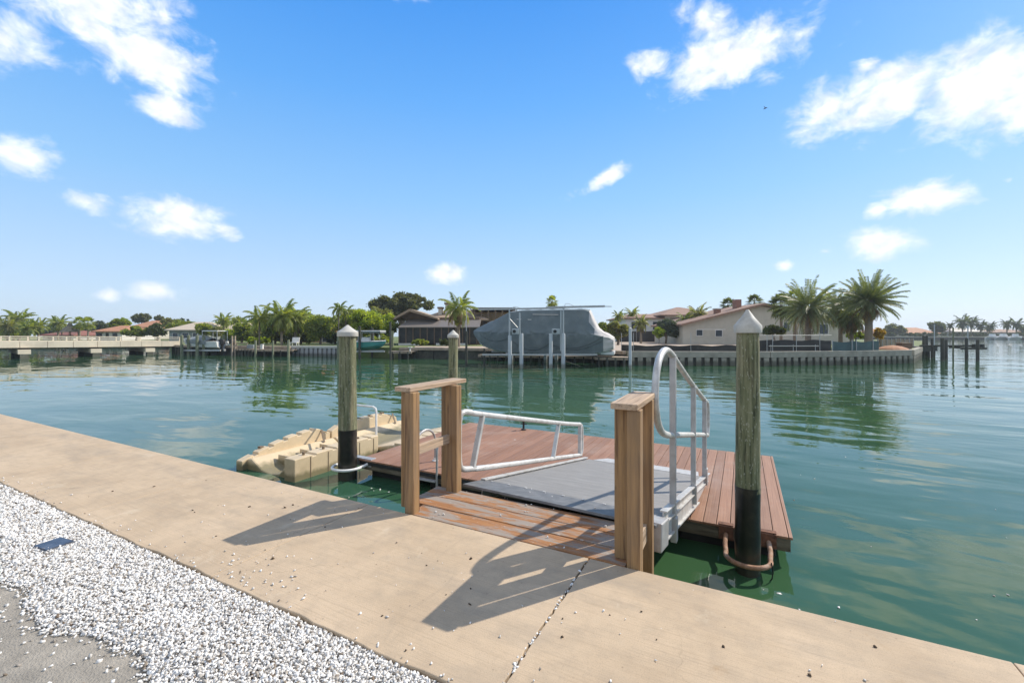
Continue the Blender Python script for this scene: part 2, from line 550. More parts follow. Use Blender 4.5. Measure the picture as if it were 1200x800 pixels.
def grating_mat():
    m, nt, N, L, B = nodes('ribbed_aluminium')
    v = obj_coord(N, L)
    wv = N.new('ShaderNodeTexWave'); wv.wave_type = 'BANDS'; wv.bands_direction = 'Y'; wv.inputs['Scale'].default_value = 7.5
    L.new(v, wv.inputs['Vector'])
    n = noise(N, L, obj_coord(N, L, (2, 9, 9)), 1.5, 6, .65)
    c = ramp2(N, L, n, [(.3, (.24, .225, .205)), (.7, (.34, .32, .295))])
    c = mixc(N, L, ramp2(N, L, wv.outputs[1], [(.15, .5), (.5, 0.0)]), c, (.12, .12, .12))
    L.new(c, B.inputs['Base Color']); B.inputs['Roughness'].default_value = .6; B.inputs['Metallic'].default_value = .25
    bump(N, L, wv.outputs[1], B, .6, .006)
    return m


def gravel_mat():
    m, nt, N, L, B = nodes('white_shell_gravel')
    g = N.new('ShaderNodeNewGeometry')
    c = ramp2(N, L, g.outputs['Random Per Island'], [(0, (.13, .085, .05)), (.025, (.22, .18, .14)), (.12, (.38, .345, .30)), (.30, (.66, .63, .59)), (.7, (.74, .715, .68)), (1.0, (.80, .78, .75))])
    L.new(c, B.inputs['Base Color']); B.inputs['Roughness'].default_value = .8
    return m


M_ = {}
M_['concrete'] = concrete_mat()
M_['water'] = water_mat()
M_['piling'] = piling_mat()
M_['platform'] = platform_mat()
M_['decking'] = decking_mat()
M_['grating'] = grating_mat()
M_['gravel'] = gravel_mat()
M_['litter'] = mat('dry_leaf', (.07, .045, .025), .9, .4, 8)
M_['ground'] = mat('worn_grey_concrete', (.31, .275, .225), .9, .2, 9, (1, 1, 1), .6, 90, stain=(.20, .18, .15), stain_amt=.6, stain_scale=2.5)
M_['gravel_bed'] = mat('gravel_bed', (.52, .49, .45), .9, .35, 60, bmp=1, bscale=60)
M_['wall'] = mat('sea_wall_concrete', (.25, .22, .17), .9, .2, 2, stain=(.08, .09, .05), stain_amt=.8)
M_['cap'] = mat('white_piling_cap', (.50, .475, .42), .6, .14, 6, stain=(.33, .295, .235), stain_amt=.75, stain_scale=6)
M_['wrap'] = mat('black_piling_wrap', (.010, .0095, .009), .3, .4, 5, bmp=.3, bscale=14, stain=(.06, .05, .035), stain_amt=.55, stain_scale=4, tide=(.30, .7, (.05, .048, .034)))
M_['rust'] = mat('rusty_pipe', (.30, .16, .09), .8, .35, 14, bmp=.5, bscale=40, stain=(.40, .32, .25), stain_amt=.8, stain_scale=9)
M_['rustdark'] = mat('rusted_bracket', (.15, .065, .035), .85, .5, 16, bmp=.6, bscale=30)
M_['whitepipe'] = mat('white_pipe', (.72, .71, .68), .4, .08, 8, stain=(.45, .40, .34), stain_amt=.4, stain_scale=6)
M_['alu'] = mat('weathered_aluminium', (.42, .41, .40), .45, .14, 12, metal=.35, stain=(.30, .26, .23), stain_amt=.5, stain_scale=10)
M_['aluwhite'] = mat('pale_aluminium_rail', (.53, .515, .49), .42, .14, 9, metal=.25, stain=(.30, .255, .21), stain_amt=.6, stain_scale=8)
M_['plate'] = mat('grey_metal_plate', (.155, .155, .155), .55, .2, 10, metal=.3, stain=(.3, .29, .28), stain_amt=.4, stain_scale=7)
M_['post_z'] = wood('rail_post_wood', (.34, .197, .084), (.11, .05, .02), 'z', grey=(.22, .145, .085), grey_amt=.7)
M_['post_y'] = wood('rail_cap_wood', (.46, .32, .205), (.17, .10, .055), 'y', grey=(.46, .36, .27), grey_amt=.6)
M_['joist'] = wood('dark_joist_wood', (.16, .11, .06), (.06, .04, .02), 'x', grey=(.08, .09, .05))
M_['fascia'] = wood('dock_frame_wood', (.12, .095, .06), (.03, .025, .015), 'x', grey=(.28, .255, .20), grey_amt=.6)
M_['black'] = mat('black_rubber', (.018, .018, .018), .6, .3, 6)
M_['port'] = mat('tan_plastic', (.60, .47, .30), .5, .08, 3, stain=(.40, .31, .19), stain_amt=.6, stain_scale=3, tide=(.14, .85, (.16, .14, .07)))
M_['portdark'] = mat('brown_plastic_plug', (.17, .12, .075), .6, .1, 3)
M_['tile'] = mat('dark_blue_panel', (.035, .05, .085), .35, .3, 20, stain=(.10, .12, .15), stain_amt=.5, stain_scale=10)
M_['grass'] = mat('lawn', (.10, .14, .03), .95, .35, 1.2, stain=(.25, .19, .10), stain_amt=.7, stain_scale=.35)
M_['sand'] = mat('sandy_lot', (.42, .33, .25), .95, .2, .6, stain=(.30, .21, .14), stain_amt=.5, stain_scale=.3)

# ------------------------------------------------------------------ ground, water, walkway
def plane(name, x0, x1, y0, y1, z, m):
    return MB().face((x0, y0, z), (x1, y0, z), (x1, y1, z), (x0, y1, z)).build(name, m)


tag(plane('water', -1800, 1800, -300, 2200, WATER, M_['water']), kind='structure')
EDGE, INNER, GE = 2.935, 1.60, 1.01
tag(MB().box(-70, 40, -40, INNER - .002, -.6, -.035).build('ground', M_['ground']), kind='structure')

# walkway slabs, with tooled joints (the joint by the posts has opened to a ragged crack)
mb = MB()
joints = [-60, -30, -19.4, -17.35, -15.3, -13.25, -11.2, -9.15, -7.1, -5.05, -3.0, -0.935, 1.13, 3.2, 5.25, 30]
for i in range(len(joints) - 1):
    a, b = joints[i], joints[i + 1]
    def side(x, ins, wide):
        r2 = random.Random(int(x * 100) + 5)
        n = 40
        k = .004 if wide else .0004
        return [(x + ins + r2.uniform(-k, k), INNER + (EDGE - INNER) * t / n) for t in range(n + 1)]
    ga = .0055 if abs(a + .935) < .01 else .0022
    gb = .0055 if abs(b + .935) < .01 else .0022
    left = side(a, ga, ga > .005); right = side(b, -gb, gb > .005)
    nx = 30
    # inner lip slightly uneven where it was poured against the gravel
    r3 = random.Random(i)
    low = [(x, INNER + .005 * math.sin(x * 5.1) + .004 * math.sin(x * 13.3) + r3.uniform(-.004, .004)) for x in [left[0][0] + (right[0][0] - left[0][0]) * t / nx for t in range(1, nx)]]
    ring = [left[0]] + low + right + left[:0:-1]
    mb.prism(ring, 'z', -.11, 0.0)
tag(mb.build('pavement', M_['concrete'], bevel=.005), kind='structure')
tag(MB().box(-60, 30, 2.70, 2.90, -3.0, -.112).build('seawall', M_['wall']), 'concrete seawall face below the beige walkway at the water', 'seawall')

# ------------------------------------------------------------------ gravel
def chips(n, xs, ys, zs, size, seed):
    g = np.random.default_rng(seed)
    base = np.array([[-1, -1, -1], [1, -1, -1], [1, 1, -1], [-1, 1, -1], [-1, -1, 1], [1, -1, 1], [1, 1, 1], [-1, 1, 1]], dtype=np.float64)
    s = size[:, None] * g.uniform(.45, 1.0, (n, 3)) * np.array([1.15, .85, .55])
    v = base[None] * s[:, None, :] * .5
    v += g.normal(0, .16, (n, 8, 3)) * s[:, None, :]
    q = g.normal(0, 1, (n, 4)) * np.array([1, .35, .35, 1]); q /= np.linalg.norm(q, axis=1)[:, None]
    w, x, y, z = q.T
    Rm = np.stack([1 - 2 * (y * y + z * z), 2 * (x * y - z * w), 2 * (x * z + y * w), 2 * (x * y + z * w), 1 - 2 * (x * x + z * z), 2 * (y * z - x * w), 2 * (x * z - y * w), 2 * (y * z + x * w), 1 - 2 * (x * x + y * y)], -1).reshape(n, 3, 3)
    v = np.einsum('nij,nkj->nki', Rm, v)
    v += np.stack([xs, ys, zs], -1)[:, None, :]
    f = np.array([[0, 3, 2, 1], [4, 5, 6, 7], [0, 1, 5, 4], [1, 2, 6, 5], [2, 3, 7, 6], [3, 0, 4, 7]])
    F = (np.arange(n)[:, None, None] * 8 + f[None]).reshape(-1)
    return v.reshape(-1, 3), F


def chips_obj(name, parts, m):
    V = []; F = []; o = 0
    for v, f in parts:
        V.append(v); F.append(f + o); o += len(v)
    V = np.concatenate(V).astype(np.float32); F = np.concatenate(F).astype(np.int32)
    me = bpy.data.meshes.new(name)
    me.vertices.add(len(V)); me.loops.add(len(F)); me.polygons.add(len(F) // 4)
    me.vertices.foreach_set('co', V.reshape(-1)); me.loops.foreach_set('vertex_index', F)
    me.polygons.foreach_set('loop_start', np.arange(0, len(F), 4, dtype=np.int32))
    me.update(calc_edges=True)
    me.materials.append(m)
    ob = bpy.data.objects.new(name, me); C.objects.link(ob)
    return ob


g = np.random.default_rng(3)
def gedge(x): return GE + .05 * np.sin(x * 2.3 + .5) + .035 * np.sin(x * 6.1) + .02 * np.sin(x * 14.0)
parts = []
for (x0, x1, dens, smin, smax, sd) in ((-4.6, -.2, 17000, .007, .021, 1), (-8.6, -4.6, 10000, .010, .024, 2), (-14, -8.6, 2600, .02, .04, 4)):
    n = int((x1 - x0) * .72 * dens)
    xs = g.uniform(x0, x1, n); t = g.uniform(0, 1, n)
    lo = gedge(xs) + g.normal(0, .018, n)
    ys = lo + (INNER - .006 - lo) * t
    hgt = np.minimum(1, (ys - lo) / .10) * .018 * np.clip(1.0 - (ys - 1.50) / .4, .75, 1)
    zs = -.034 + hgt * 1.35 * g.uniform(.3, 1.0, n) + .005
    parts.append(chips(n, xs, ys, zs, smin + (smax - smin) * g.uniform(0, 1, n) ** 1.6, sd))
# strays on the pavement below
n = 420
xs = g.uniform(-6, -1.2, n); ys = gedge(xs) - np.abs(g.exponential(.10, n)); parts.append(chips(n, xs, ys, np.full(n, -.031), g.uniform(.008, .02, n), 9))
tag(chips_obj('gravel', parts, M_['gravel']), 'white crushed shell gravel strip along the walkway', 'gravel', kind='stuff')
mbb = MB()
xs_ = [-14 + .2 * i for i in range(70)]
mbb.f = []; base = []
for x in xs_: base += [(x, float(gedge(np.array(x))) + .03, -.031), (x, INNER - .004, -.022)]
mbb.add(base, [(2 * i, 2 * i + 2, 2 * i + 3, 2 * i + 1) for i in range(len(xs_) - 1)])
tag(mbb.build('gravel_bed', M_['gravel_bed']), kind='structure')
# loose chips kicked on to the walkway, in the crack and along the gravel edge
parts = []
n = 90; xs = g.uniform(-4.5, 1.2, n); ys = g.uniform(INNER + .02, EDGE - .03, n); parts.append(chips(n, xs, ys, np.full(n, .004), g.uniform(.004, .014, n), 21))
n = 60; xs = g.normal(-2.75, .32, n); ys = INNER + .03 + np.abs(g.normal(.10, .13, n)); parts.append(chips(n, xs, np.minimum(ys, 2.6), np.full(n, .005), g.uniform(.005, .016, n), 22))
n = 70; ys = INNER + (EDGE - INNER) * g.uniform(0, 1, n) ** 1.4; xs = -.935 + g.normal(0, .006, n); parts.append(chips(n, xs, ys, np.full(n, -.003), g.uniform(.008, .02, n), 23))
n = 70; xs = g.uniform(-7, -1, n); ys = INNER + np.abs(g.exponential(.05, n)); parts.append(chips(n, xs, ys, np.full(n, .004), g.uniform(.006, .016, n), 24))
n = 26; xs = g.uniform(-2.4, -.9, n); ys = g.uniform(2.97, 4.0, n); parts.append(chips(n, xs, ys, np.where(ys > 3.64, .036, .004), g.uniform(.006, .018, n), 25))
tag(chips_obj('loose_gravel', parts, M_['gravel']), 'scattered white shell chips lying on the beige walkway', 'gravel', kind='stuff')
n = 46; xs = g.uniform(-5.5, 1.2, n); ys = g.uniform(INNER + .02, EDGE - .03, n)
tag(chips_obj('leaf_litter', [chips(n, xs, ys, np.full(n, .003), g.uniform(.006, .02, n), 31)], M_['litter']), 'scattered dark bits of leaf litter on the walkway', 'leaf litter', kind='stuff')
n = 90; xs = g.uniform(-.3, 7, n); ys = 3.1 + np.abs(g.normal(0, 3.0, n))
tag(chips_obj('floating_debris', [chips(n, xs, ys, np.full(n, WATER + .001), g.uniform(.008, .03, n), 33) , chips(40, g.uniform(-5.4, -2.9, 40), g.uniform(3.1, 5.2, 40), np.full(40, WATER + .001), g.uniform(.008, .03, 40), 34)], M_['gravel']), 'pale specks of floating debris on the water by the wall', 'debris', kind='stuff')
# flat dark panel lying on the gravel
t = thing('ground_panel', 'small dark blue square panel lying flat on the white gravel', 'panel', at(63, 3.24, -.006), R(6))
MB().box(-.085, .085, -.075, .075, -.012, .012).build('face_plate', M_['tile'], t, bevel=.003)
MB().box(-.095, .095, -.085, .085, -.016, .004).build('rim', M_['plate'], t, bevel=.003)

# ------------------------------------------------------------------ wooden landing and post rails
t = thing('landing', 'worn orange-brown plank landing between the wooden post rails', 'landing', (-1.65, 3.28, 0))
yy = [2.945, 3.165, 3.39, 3.622]
for i in range(3):
    m2 = MB().box(-2.74 if i else -2.56, -.66 if i else -.69, yy[i] + .006, yy[i + 1] - .006, -.045, -.003 + .002 * (i % 2))
    m2.build('plank', M_['platform'], t, world=True, bevel=.005)
jm = MB()
for x in (-2.6, -1.95, -1.3, -.74): jm.box(x - .03, x + .03, 2.93, 3.6, -.22, -.047)
jm.box(-2.7, -.67, 3.585, 3.625, -.25, -.047)
jm.build('joist', M_['joist'], t, world=True)

t = thing('post_rail', 'weathered double-post wooden rail with rising cap, left of the plank landing', 'post rail', (-2.62, 3.3, 0), group='wooden post rails at the gangway')
for y in (2.965, 3.560):
    MB().box(-2.585, -2.492 if y < 3.2 else -2.458, y - .022, y + .066, -.25, 1.036).build('post', M_['post_z'], t, world=True, bevel=.006)
    MB().box(-2.708, -2.582, y + .068, y + .158, -.003 if y < 3.2 else -.25, 1.036).build('post', M_['post_z'], t, world=True, bevel=.006)
MB().prism([(2.955, 1.037), (3.83, 1.037), (3.83, 1.077), (2.955, 1.077)], 'x', -2.712, -2.535).build('rail_cap', M_['post_y'], t, world=True, bevel=.005)
MB().box(-2.578, -2.538, 3.032, 3.558, .472, .555).build('mid_rail', M_['post_y'], t, world=True, bevel=.004)

t = thing('post_rail', 'brown double-post wooden rail standing beside the crack, right of the plank landing', 'post rail', (-.68, 3.2, 0), group='wooden post rails at the gangway')
MB().box(-.785, -.681, 3.03, 3.122, -.003, 1.041).build('post', M_['post_z'], t, world=True, bevel=.006)
MB().box(-.679, -.590, 2.938, 3.030, -.25, 1.041).build('post', M_['post_z'], t, world=True, bevel=.006)
MB().box(-.800, -.701, 3.512, 3.604, -.003, 1.041).build('post', M_['post_z'], t, world=True, bevel=.006)
MB().box(-.700, -.602, 3.440, 3.510, -.45, 1.041).build('post', M_['post_z'], t, world=True, bevel=.006)
MB().box(-.782, -.603, 2.915, 3.60, 1.042, 1.083).build('rail_cap', M_['post_y'], t, world=True, bevel=.005)
MB().box(-.765, -.725, 3.124, 3.510, .47, .555).build('mid_rail', M_['post_y'], t, world=True, bevel=.004)
MB().box(-.680, -.640, 3.032, 3.438, -.03, .10).build('mid_rail', M_['post_y'], t, world=True, bevel=.004)

# ------------------------------------------------------------------ floating dock
DX0, DX1, DY0, DY1, DZ = -5.82, .475, 5.46, 8.92, -.60
t = thing('floating_dock', 'brown composite-board floating dock at the foot of the gangway', 'dock', ((DX0 + DX1) / 2, (DY0 + DY1) / 2, WATER))
dock = t
mb = MB()
x = DX0
while x < DX1 - .02:
    w = min(.139, DX1 - x)
    mb.box(x + .0035, x + w - .0035, DY0, DY1, DZ - .026, DZ + rnd.uniform(-.0015, .0015)); x += .139
mb.build('decking', M_['decking'], t, world=True, bevel=.003)
mb = MB()
mb.box(DX0 + .02, DX1 - .02, DY0 + .03, DY0 + .07, DZ - .17, DZ - .028)
mb.box(DX0 + .02, DX1 - .02, DY1 - .07, DY1 - .03, DZ - .17, DZ - .028)
mb.box(DX0 + .03, DX0 + .07, DY0 + .072, DY1 - .072, DZ - .17, DZ - .028)
mb.box(DX1 - .07, DX1 - .03, DY0 + .072, DY1 - .072, DZ - .17, DZ - .028)
mb.build('dock_frame', M_['fascia'], t, world=True, bevel=.004)
for k in range(5):
    xa = DX0 + .15 + k * 1.25
    MB().box(xa, xa + 1.0, DY0 + .15, DY1 - .15, -1.25, DZ - .172).build('float', M_['black'], t, world=True, bevel=.03)
sm_ = []
for k in range(45):
    for yy_ in (DY0 + .05, DY0 + 1.2, DY0 + 2.3, DY1 - .05):
        xx_ = DX0 + .139 * k + .04
        if xx_ < DX1 - .03:
            for o_ in (0, .06): sm_.append([(xx_ + o_ + .005 * math.cos(q_ * 1.5708), yy_ + .005 * math.sin(q_ * 1.5708), DZ + .0022) for q_ in range(4)])
so_ = quads_obj('screw_heads', np.array(sm_) - np.array([[dock.location.x, dock.location.y, dock.location.z]]), M_['rustdark'], dock)
so_['kind'] = 'stuff'
# rub strip on the near edge, left half
MB().box(DX0 + .02, -2.6, DY0 + .005, DY0 + .028, DZ - .085, DZ - .03).build('rub_strip', M_['black'], t, world=True, bevel=.006)


def arc(cx, cy, r, a0, a1, n, z):
    return [(cx + r * math.cos(R(a0 + (a1 - a0) * i / n)), cy + r * math.sin(R(a0 + (a1 - a0) * i / n)), z) for i in range(n + 1)]


PR = (.05, 5.13); PL = (-5.90, 5.30)
hp = [(-.16, DY0 + .03, -.68), (-.165, 5.30, -.73)] + arc(PR[0], PR[1], .205, 170, 370, 22, -.755) + [(.262, 5.30, -.73), (.25, DY0 + .03, -.68)]
h = MB().tube(hp, .024, 10).build('hoop', M_['rust'], t, world=True, smooth=True)
h['label'] = 'rusty pipe hoop round the right piling'
for xx in (-.16, .25):
    mb = MB()
    mb.box(xx - .075, xx + .075, DY0 - .012, DY0 + .001, DZ - .15, DZ - .002)
    mb.box(xx - .075, xx + .075, DY0 + .002, DY0 + .08, DZ + .004, DZ + .012)
    mb.build('hoop_bracket', M_['rustdark'], t, world=True, bevel=.003)
# wires hanging off the right hoop
MB().tube([(.255, 5.05, -.72), (.27, 5.03, -.80), (.262, 5.04, -.87), (.235, 5.06, -.93)], .006, 6).build('cable_tie', M_['black'], t, world=True, smooth=True)
hp = [(-5.62, DY0 + .03, -.665), (-5.64, 5.40, -.69)] + arc(PL[0], PL[1], .245, 20, -200, 22, -.70) + [(-6.12, 5.42, -.68), (-6.0, DY0 + .10, -.665)]
h = MB().tube(hp, .024, 10).build('hoop', M_['whitepipe'], t, world=True, smooth=True)
h['label'] = 'white pipe hoop round the left piling'
MB().box(-6.05, -5.55, DY0 + .02, DY0 + .14, DZ - .12, DZ + .012).build('hoop_bracket', M_['alu'], t, world=True, bevel=.004)

# swim ladder on the near edge of the dock
lx = (-4.57, -4.14)
t = thing('swim_ladder', 'thin aluminium swim ladder hooked over the near edge of the brown dock', 'ladder', (-4.36, DY0, DZ))
for xx in lx:
    pts = [(xx, DY0 + .50, DZ), (xx, DY0 + .50, DZ + .33)]
    pts += [(xx, DY0 + .24 + .26 * math.cos(R(a)), DZ + .33 + .24 * math.sin(R(a))) for a in range(15, 181, 15)]
    pts += [(xx, DY0 - .02, DZ + .2), (xx, DY0 - .03, WATER - .6)]
    rr = MB().tube(pts, .019, 8).build('rail', M_['alu'], t, world=True, smooth=True)
    MB().lathe([(.05, DZ + .002), (.05, DZ + .016), (.028, DZ + .022), (.028, DZ + .06)], 12, xx, DY0 + .50).build('foot', M_['whitepipe'], rr, world=True, smooth=True)
for z in (-.72, -1.0):
    MB().box(lx[0] + .01, lx[1] - .01, DY0 - .07, DY0 - .0, z - .012, z + .012).build('rung', M_['alu'], t, world=True, bevel=.004)

# black cleat post on the far edge
t = thing('mooring_bollard', 'small black mooring bollard on the far edge of the brown dock', 'bollard', (-4.30, 8.78, DZ))
MB().lathe([(.06, 0), (.06, .015), (.024, .03), (.022, .16), (.035, .19), (.035, .23), (.01, .24)], 12).build('stem', M_['black'], t, smooth=True)
MB().tube([(-.07, .01, .13), (.0, 0, .14), (.07, .01, .13)], .014, 8).build('cross_bar', M_['black'], t, smooth=True)

# ------------------------------------------------------------------ gangway
t = thing('gangway', 'grey ribbed aluminium gangway sloping from the landing to the brown dock', 'gangway', (-1.5, 3.65, 0))
SL = math.atan(.166); GY = R(-3.0)
GO = Vector((-2.475, 3.69, .030))
gu = Vector((math.cos(GY), math.sin(GY), 0))
gv = Vector((-math.sin(GY) * math.cos(SL), math.cos(GY) * math.cos(SL), -math.sin(SL)))
gn = gu.cross(gv)
GW, GL = 1.90, 3.45


def G(u, v, h): return GO + gu * u + gv * v + gn * h


def gbox(mb, u0, u1, v0, v1, h0, h1):
    vs = [G(u, v, h) for h in (h0, h1) for (u, v) in ((u0, v0), (u1, v0), (u1, v1), (u0, v1))]
    return mb.add(vs, [(0, 3, 2, 1), (4, 5, 6, 7), (0, 1, 5, 4), (1, 2, 6, 5), (2, 3, 7, 6), (3, 0, 4, 7)])


mb = MB(); gbox(mb, .065, GW - .065, .36, GL - .10, -.03, 0.0); mb.build('deck_panel', M_['grating'], t, world=True)
mb = MB(); gbox(mb, .0, GW - .02, -.02, .355, -.012, .012)
mb.build('hinge_plate', M_['plate'], t, world=True, bevel=.003)
for k in range(9):
    mb = MB(); gbox(mb, .1 + k * .205, .128 + k * .205, .325, .352, .0125, .018)
    mb.build('bolt', M_['aluwhite'], t, world=True, bevel=.003)
mb = MB(); vs = [G(.15, GL - .13, .004), G(GW - .15, GL - .13, .004), Vector(G(GW - .22, GL + .36, 0)), Vector(G(.24, GL + .36, 0))]
vs[2].z = DZ + .010; vs[3].z = DZ + .010
mb.add(vs + [v - Vector((0, 0, .008)) for v in vs], [(0, 1, 2, 3), (7, 6, 5, 4), (0, 4, 5, 1), (1, 5, 6, 2), (2, 6, 7, 3), (3, 7, 4, 0)])
mb.build('transition_plate', M_['aluwhite'], t, world=True)
for u0, u1, inner in ((0.0, .06, 1), (GW - .06, GW, 0)):
    mb = MB()
    tp = .05 if not inner else .012
    prof = [(.30, -.17), (2.35, -.17), (GL - .1, -.035), (GL - .1, tp), (.30, tp)]
    # web
    uw = (u0 + .022, u0 + .036) if not inner else (u0 + .024, u0 + .038)
    vs = [G(uw[0], v, h) for v, h in prof] + [G(uw[1], v, h) for v, h in prof]
    n = len(prof)
    mb.add(vs, [tuple(range(n)), tuple(range(2 * n - 1, n - 1, -1))] + [(i, (i + 1) % n, n + (i + 1) % n, n + i) for i in range(n)])
    gbox(mb, u0, u1, .30, GL - .1, tp + .001, tp + .016)
    gbox(mb, u0, u1, .30, 2.32, -.19, -.171)
    gbox(mb, u0, u1, .30, GL - .3, -.035, -.020)
    mb.build('side_channel', M_['aluwhite'], t, world=True, bevel=.003)
for k in range(5):
    mb = MB(); gbox(mb, .07, GW - .07, .5 + k * .5, .55 + k * .5, -.13 + .012 * k, -.034)
    mb.build('cross_beam', M_['alu'], t, world=True)
mb = MB(); gbox(mb, GW - .16, GW + .02, .03, .30, -.20, .02); mb.build('hinge_bracket', M_['alu'], t, world=True, bevel=.01)


def railx(side, y):       # x of the handrail plane at depth y
    return (-2.51 + (y - 3.88) * .052) if side == 0 else (-.60 + (y - 3.70) * .052)


def smooth_path(pts, n=5):
    pts = [Vector(p) for p in pts]
    out = []
    for i in range(len(pts) - 1):
        p0 = pts[max(0, i - 1)]; p1 = pts[i]; p2 = pts[i + 1]; p3 = pts[min(len(pts) - 1, i + 2)]
        for k in range(n):
            s = k / n
            out.append(.5 * ((2 * p1) + (p2 - p0) * s + (2 * p0 - 5 * p1 + 4 * p2 - p3) * s * s + (3 * p1 - p0 - 3 * p2 + p3) * s ** 3))
    out.append(pts[-1])
    return out


yz = [(6.80, .105), (6.6, .15), (5.5, .37), (4.28, .61), (4.0, .67), (3.80, .74), (3.66, .85), (3.59, 1.0), (3.595, 1.13), (3.64, 1.25), (3.74, 1.345), (3.89, 1.395), (4.05, 1.395), (4.25, 1.35), (4.6, 1.23), (5.5, .94), (6.6, .615), (6.78, .56), (6.84, .47), (6.85, .22), (6.80, .105)]
hr = MB().tube(smooth_path([(railx(1, y), y, z) for y, z in yz]), .029, 12, caps=False).build('handrail', M_['aluwhite'], t, world=True, smooth=True)
for y, z0, z1 in ((4.28, -.36, 1.35), (5.5, -.42, .93), (6.47, -.49, .65)):
    xx = railx(1, y)
    m2 = MB().box(xx - .022, xx + .032, y - .032, y + .032, z0 + .01, z1)
    m2.build('post', M_['alu'], hr, world=True, bevel=.006)
    MB().box(xx - .012, xx + .044, y - .044, y + .044, z0, z0 + .22).build('bracket', M_['alu'], hr, world=True, bevel=.004)
yz = [(6.93, -.45), (5.87, -.25), (4.1, .085), (3.92, .125), (3.74, .168), (3.68, .24), (3.668, .44), (3.68, .68), (3.74, .742), (3.88, .72), (4.09, .665), (6.07, .225), (6.75, .085), (6.91, .05), (6.97, -.03), (6.98, -.33), (6.93, -.45)]
hl = MB().tube(smooth_path([(railx(0, y), y, z) for y, z in yz]), .030, 12, caps=False).build('handrail', M_['aluwhite'], t, world=True, smooth=True)
hl['label'] = 'low handrail that has dropped to deck level on the left'
for (y0, z0), (y1, z1) in (((3.90, .12), (4.09, .655)), ((5.87, -.25), (6.07, .22)), ((6.89, -.44), (6.90, .04))):
    MB().beam((railx(0, y0), y0, z0), (railx(0, y1), y1, z1), .042, .055, up=(1, 0, 0)).build('post', M_['aluwhite'], hl, world=True, bevel=.006)

# ------------------------------------------------------------------ near pilings
def piling(px_xy, rad, z_cap, z_tip, z_wrap, label, seed):
    t = thing('piling', label, 'piling', (px_xy[0], px_xy[1], WATER), group='capped wooden pilings round the dock')
    n = 22
    prof = [(rad * (1.0 - .07 * i / n + .012 * math.sin(i * 1.7 + seed)), (z_wrap - .05) + (z_cap + .02 - z_wrap + .05) * i / n - WATER) for i in range(n + 1)]
    MB().lathe(prof, 28, jit=.026, seed=seed).build('post', M_['piling'], t, smooth=True)
    pr = [(rad * 1.035 + .003 * math.sin(i * 2.1), -2.2 + (z_wrap - WATER + 2.2) * i / 12) for i in range(13)]
    MB().lathe(pr, 28, jit=.014, seed=seed + 1).build('wrap', M_['wrap'], t, smooth=True)
    rc = rad * 1.13
    MB().lathe([(rc, z_cap - .075 - WATER), (rc * 1.015, z_cap - .07 - WATER), (rc * 1.01, z_cap - WATER), (rc * .5, (z_cap + z_tip) / 2 - WATER), (.010, z_tip - WATER)], 32).build('cap', M_['cap'], t, smooth=True)
    return t


piling(PR, .114, 1.625, 1.79, -.02, 'thick grey-green piling with white cone cap by the dock right corner', 1)
piling(PL, .150, 1.565, 1.685, -.07, 'olive-brown capped piling beside the tan floats at the dock left corner', 2)
p = at(531, 11.35); piling((p.x, p.y), .128, 1.50, 1.625, -.3, 'capped piling on the far side of the dock behind the left post rail', 3)

# ------------------------------------------------------------------ tan floating port
t = thing('watercraft_port', 'tan moulded plastic drive-on watercraft float left of the brown dock', 'float', (-7.2, 6.7, WATER))
PX0, PX1 = -8.05, -6.52


def castle(y0, y1, prof, notch=.30, dep=.05, gap=.07):
    """top edge with small square notches; prof is a list of (y, z)"""
    def zz(y):
        for (a, za), (b, zb) in zip(prof, prof[1:]):
            if a <= y <= b: return za + (zb - za) * (y - a) / (b - a)
        return prof[-1][1]
    pts = []; y = y0
    while y < y1 - .01:
        e = min(y + notch - gap, y1)
        pts += [(y, zz(y)), ((y + e) / 2, zz((y + e) / 2)), (e, zz(e))]
        if e < y1 - gap:
            pts += [(e, zz(e) - dep), (e + gap, zz(e + gap) - dep)]
        y = e + gap
    return pts


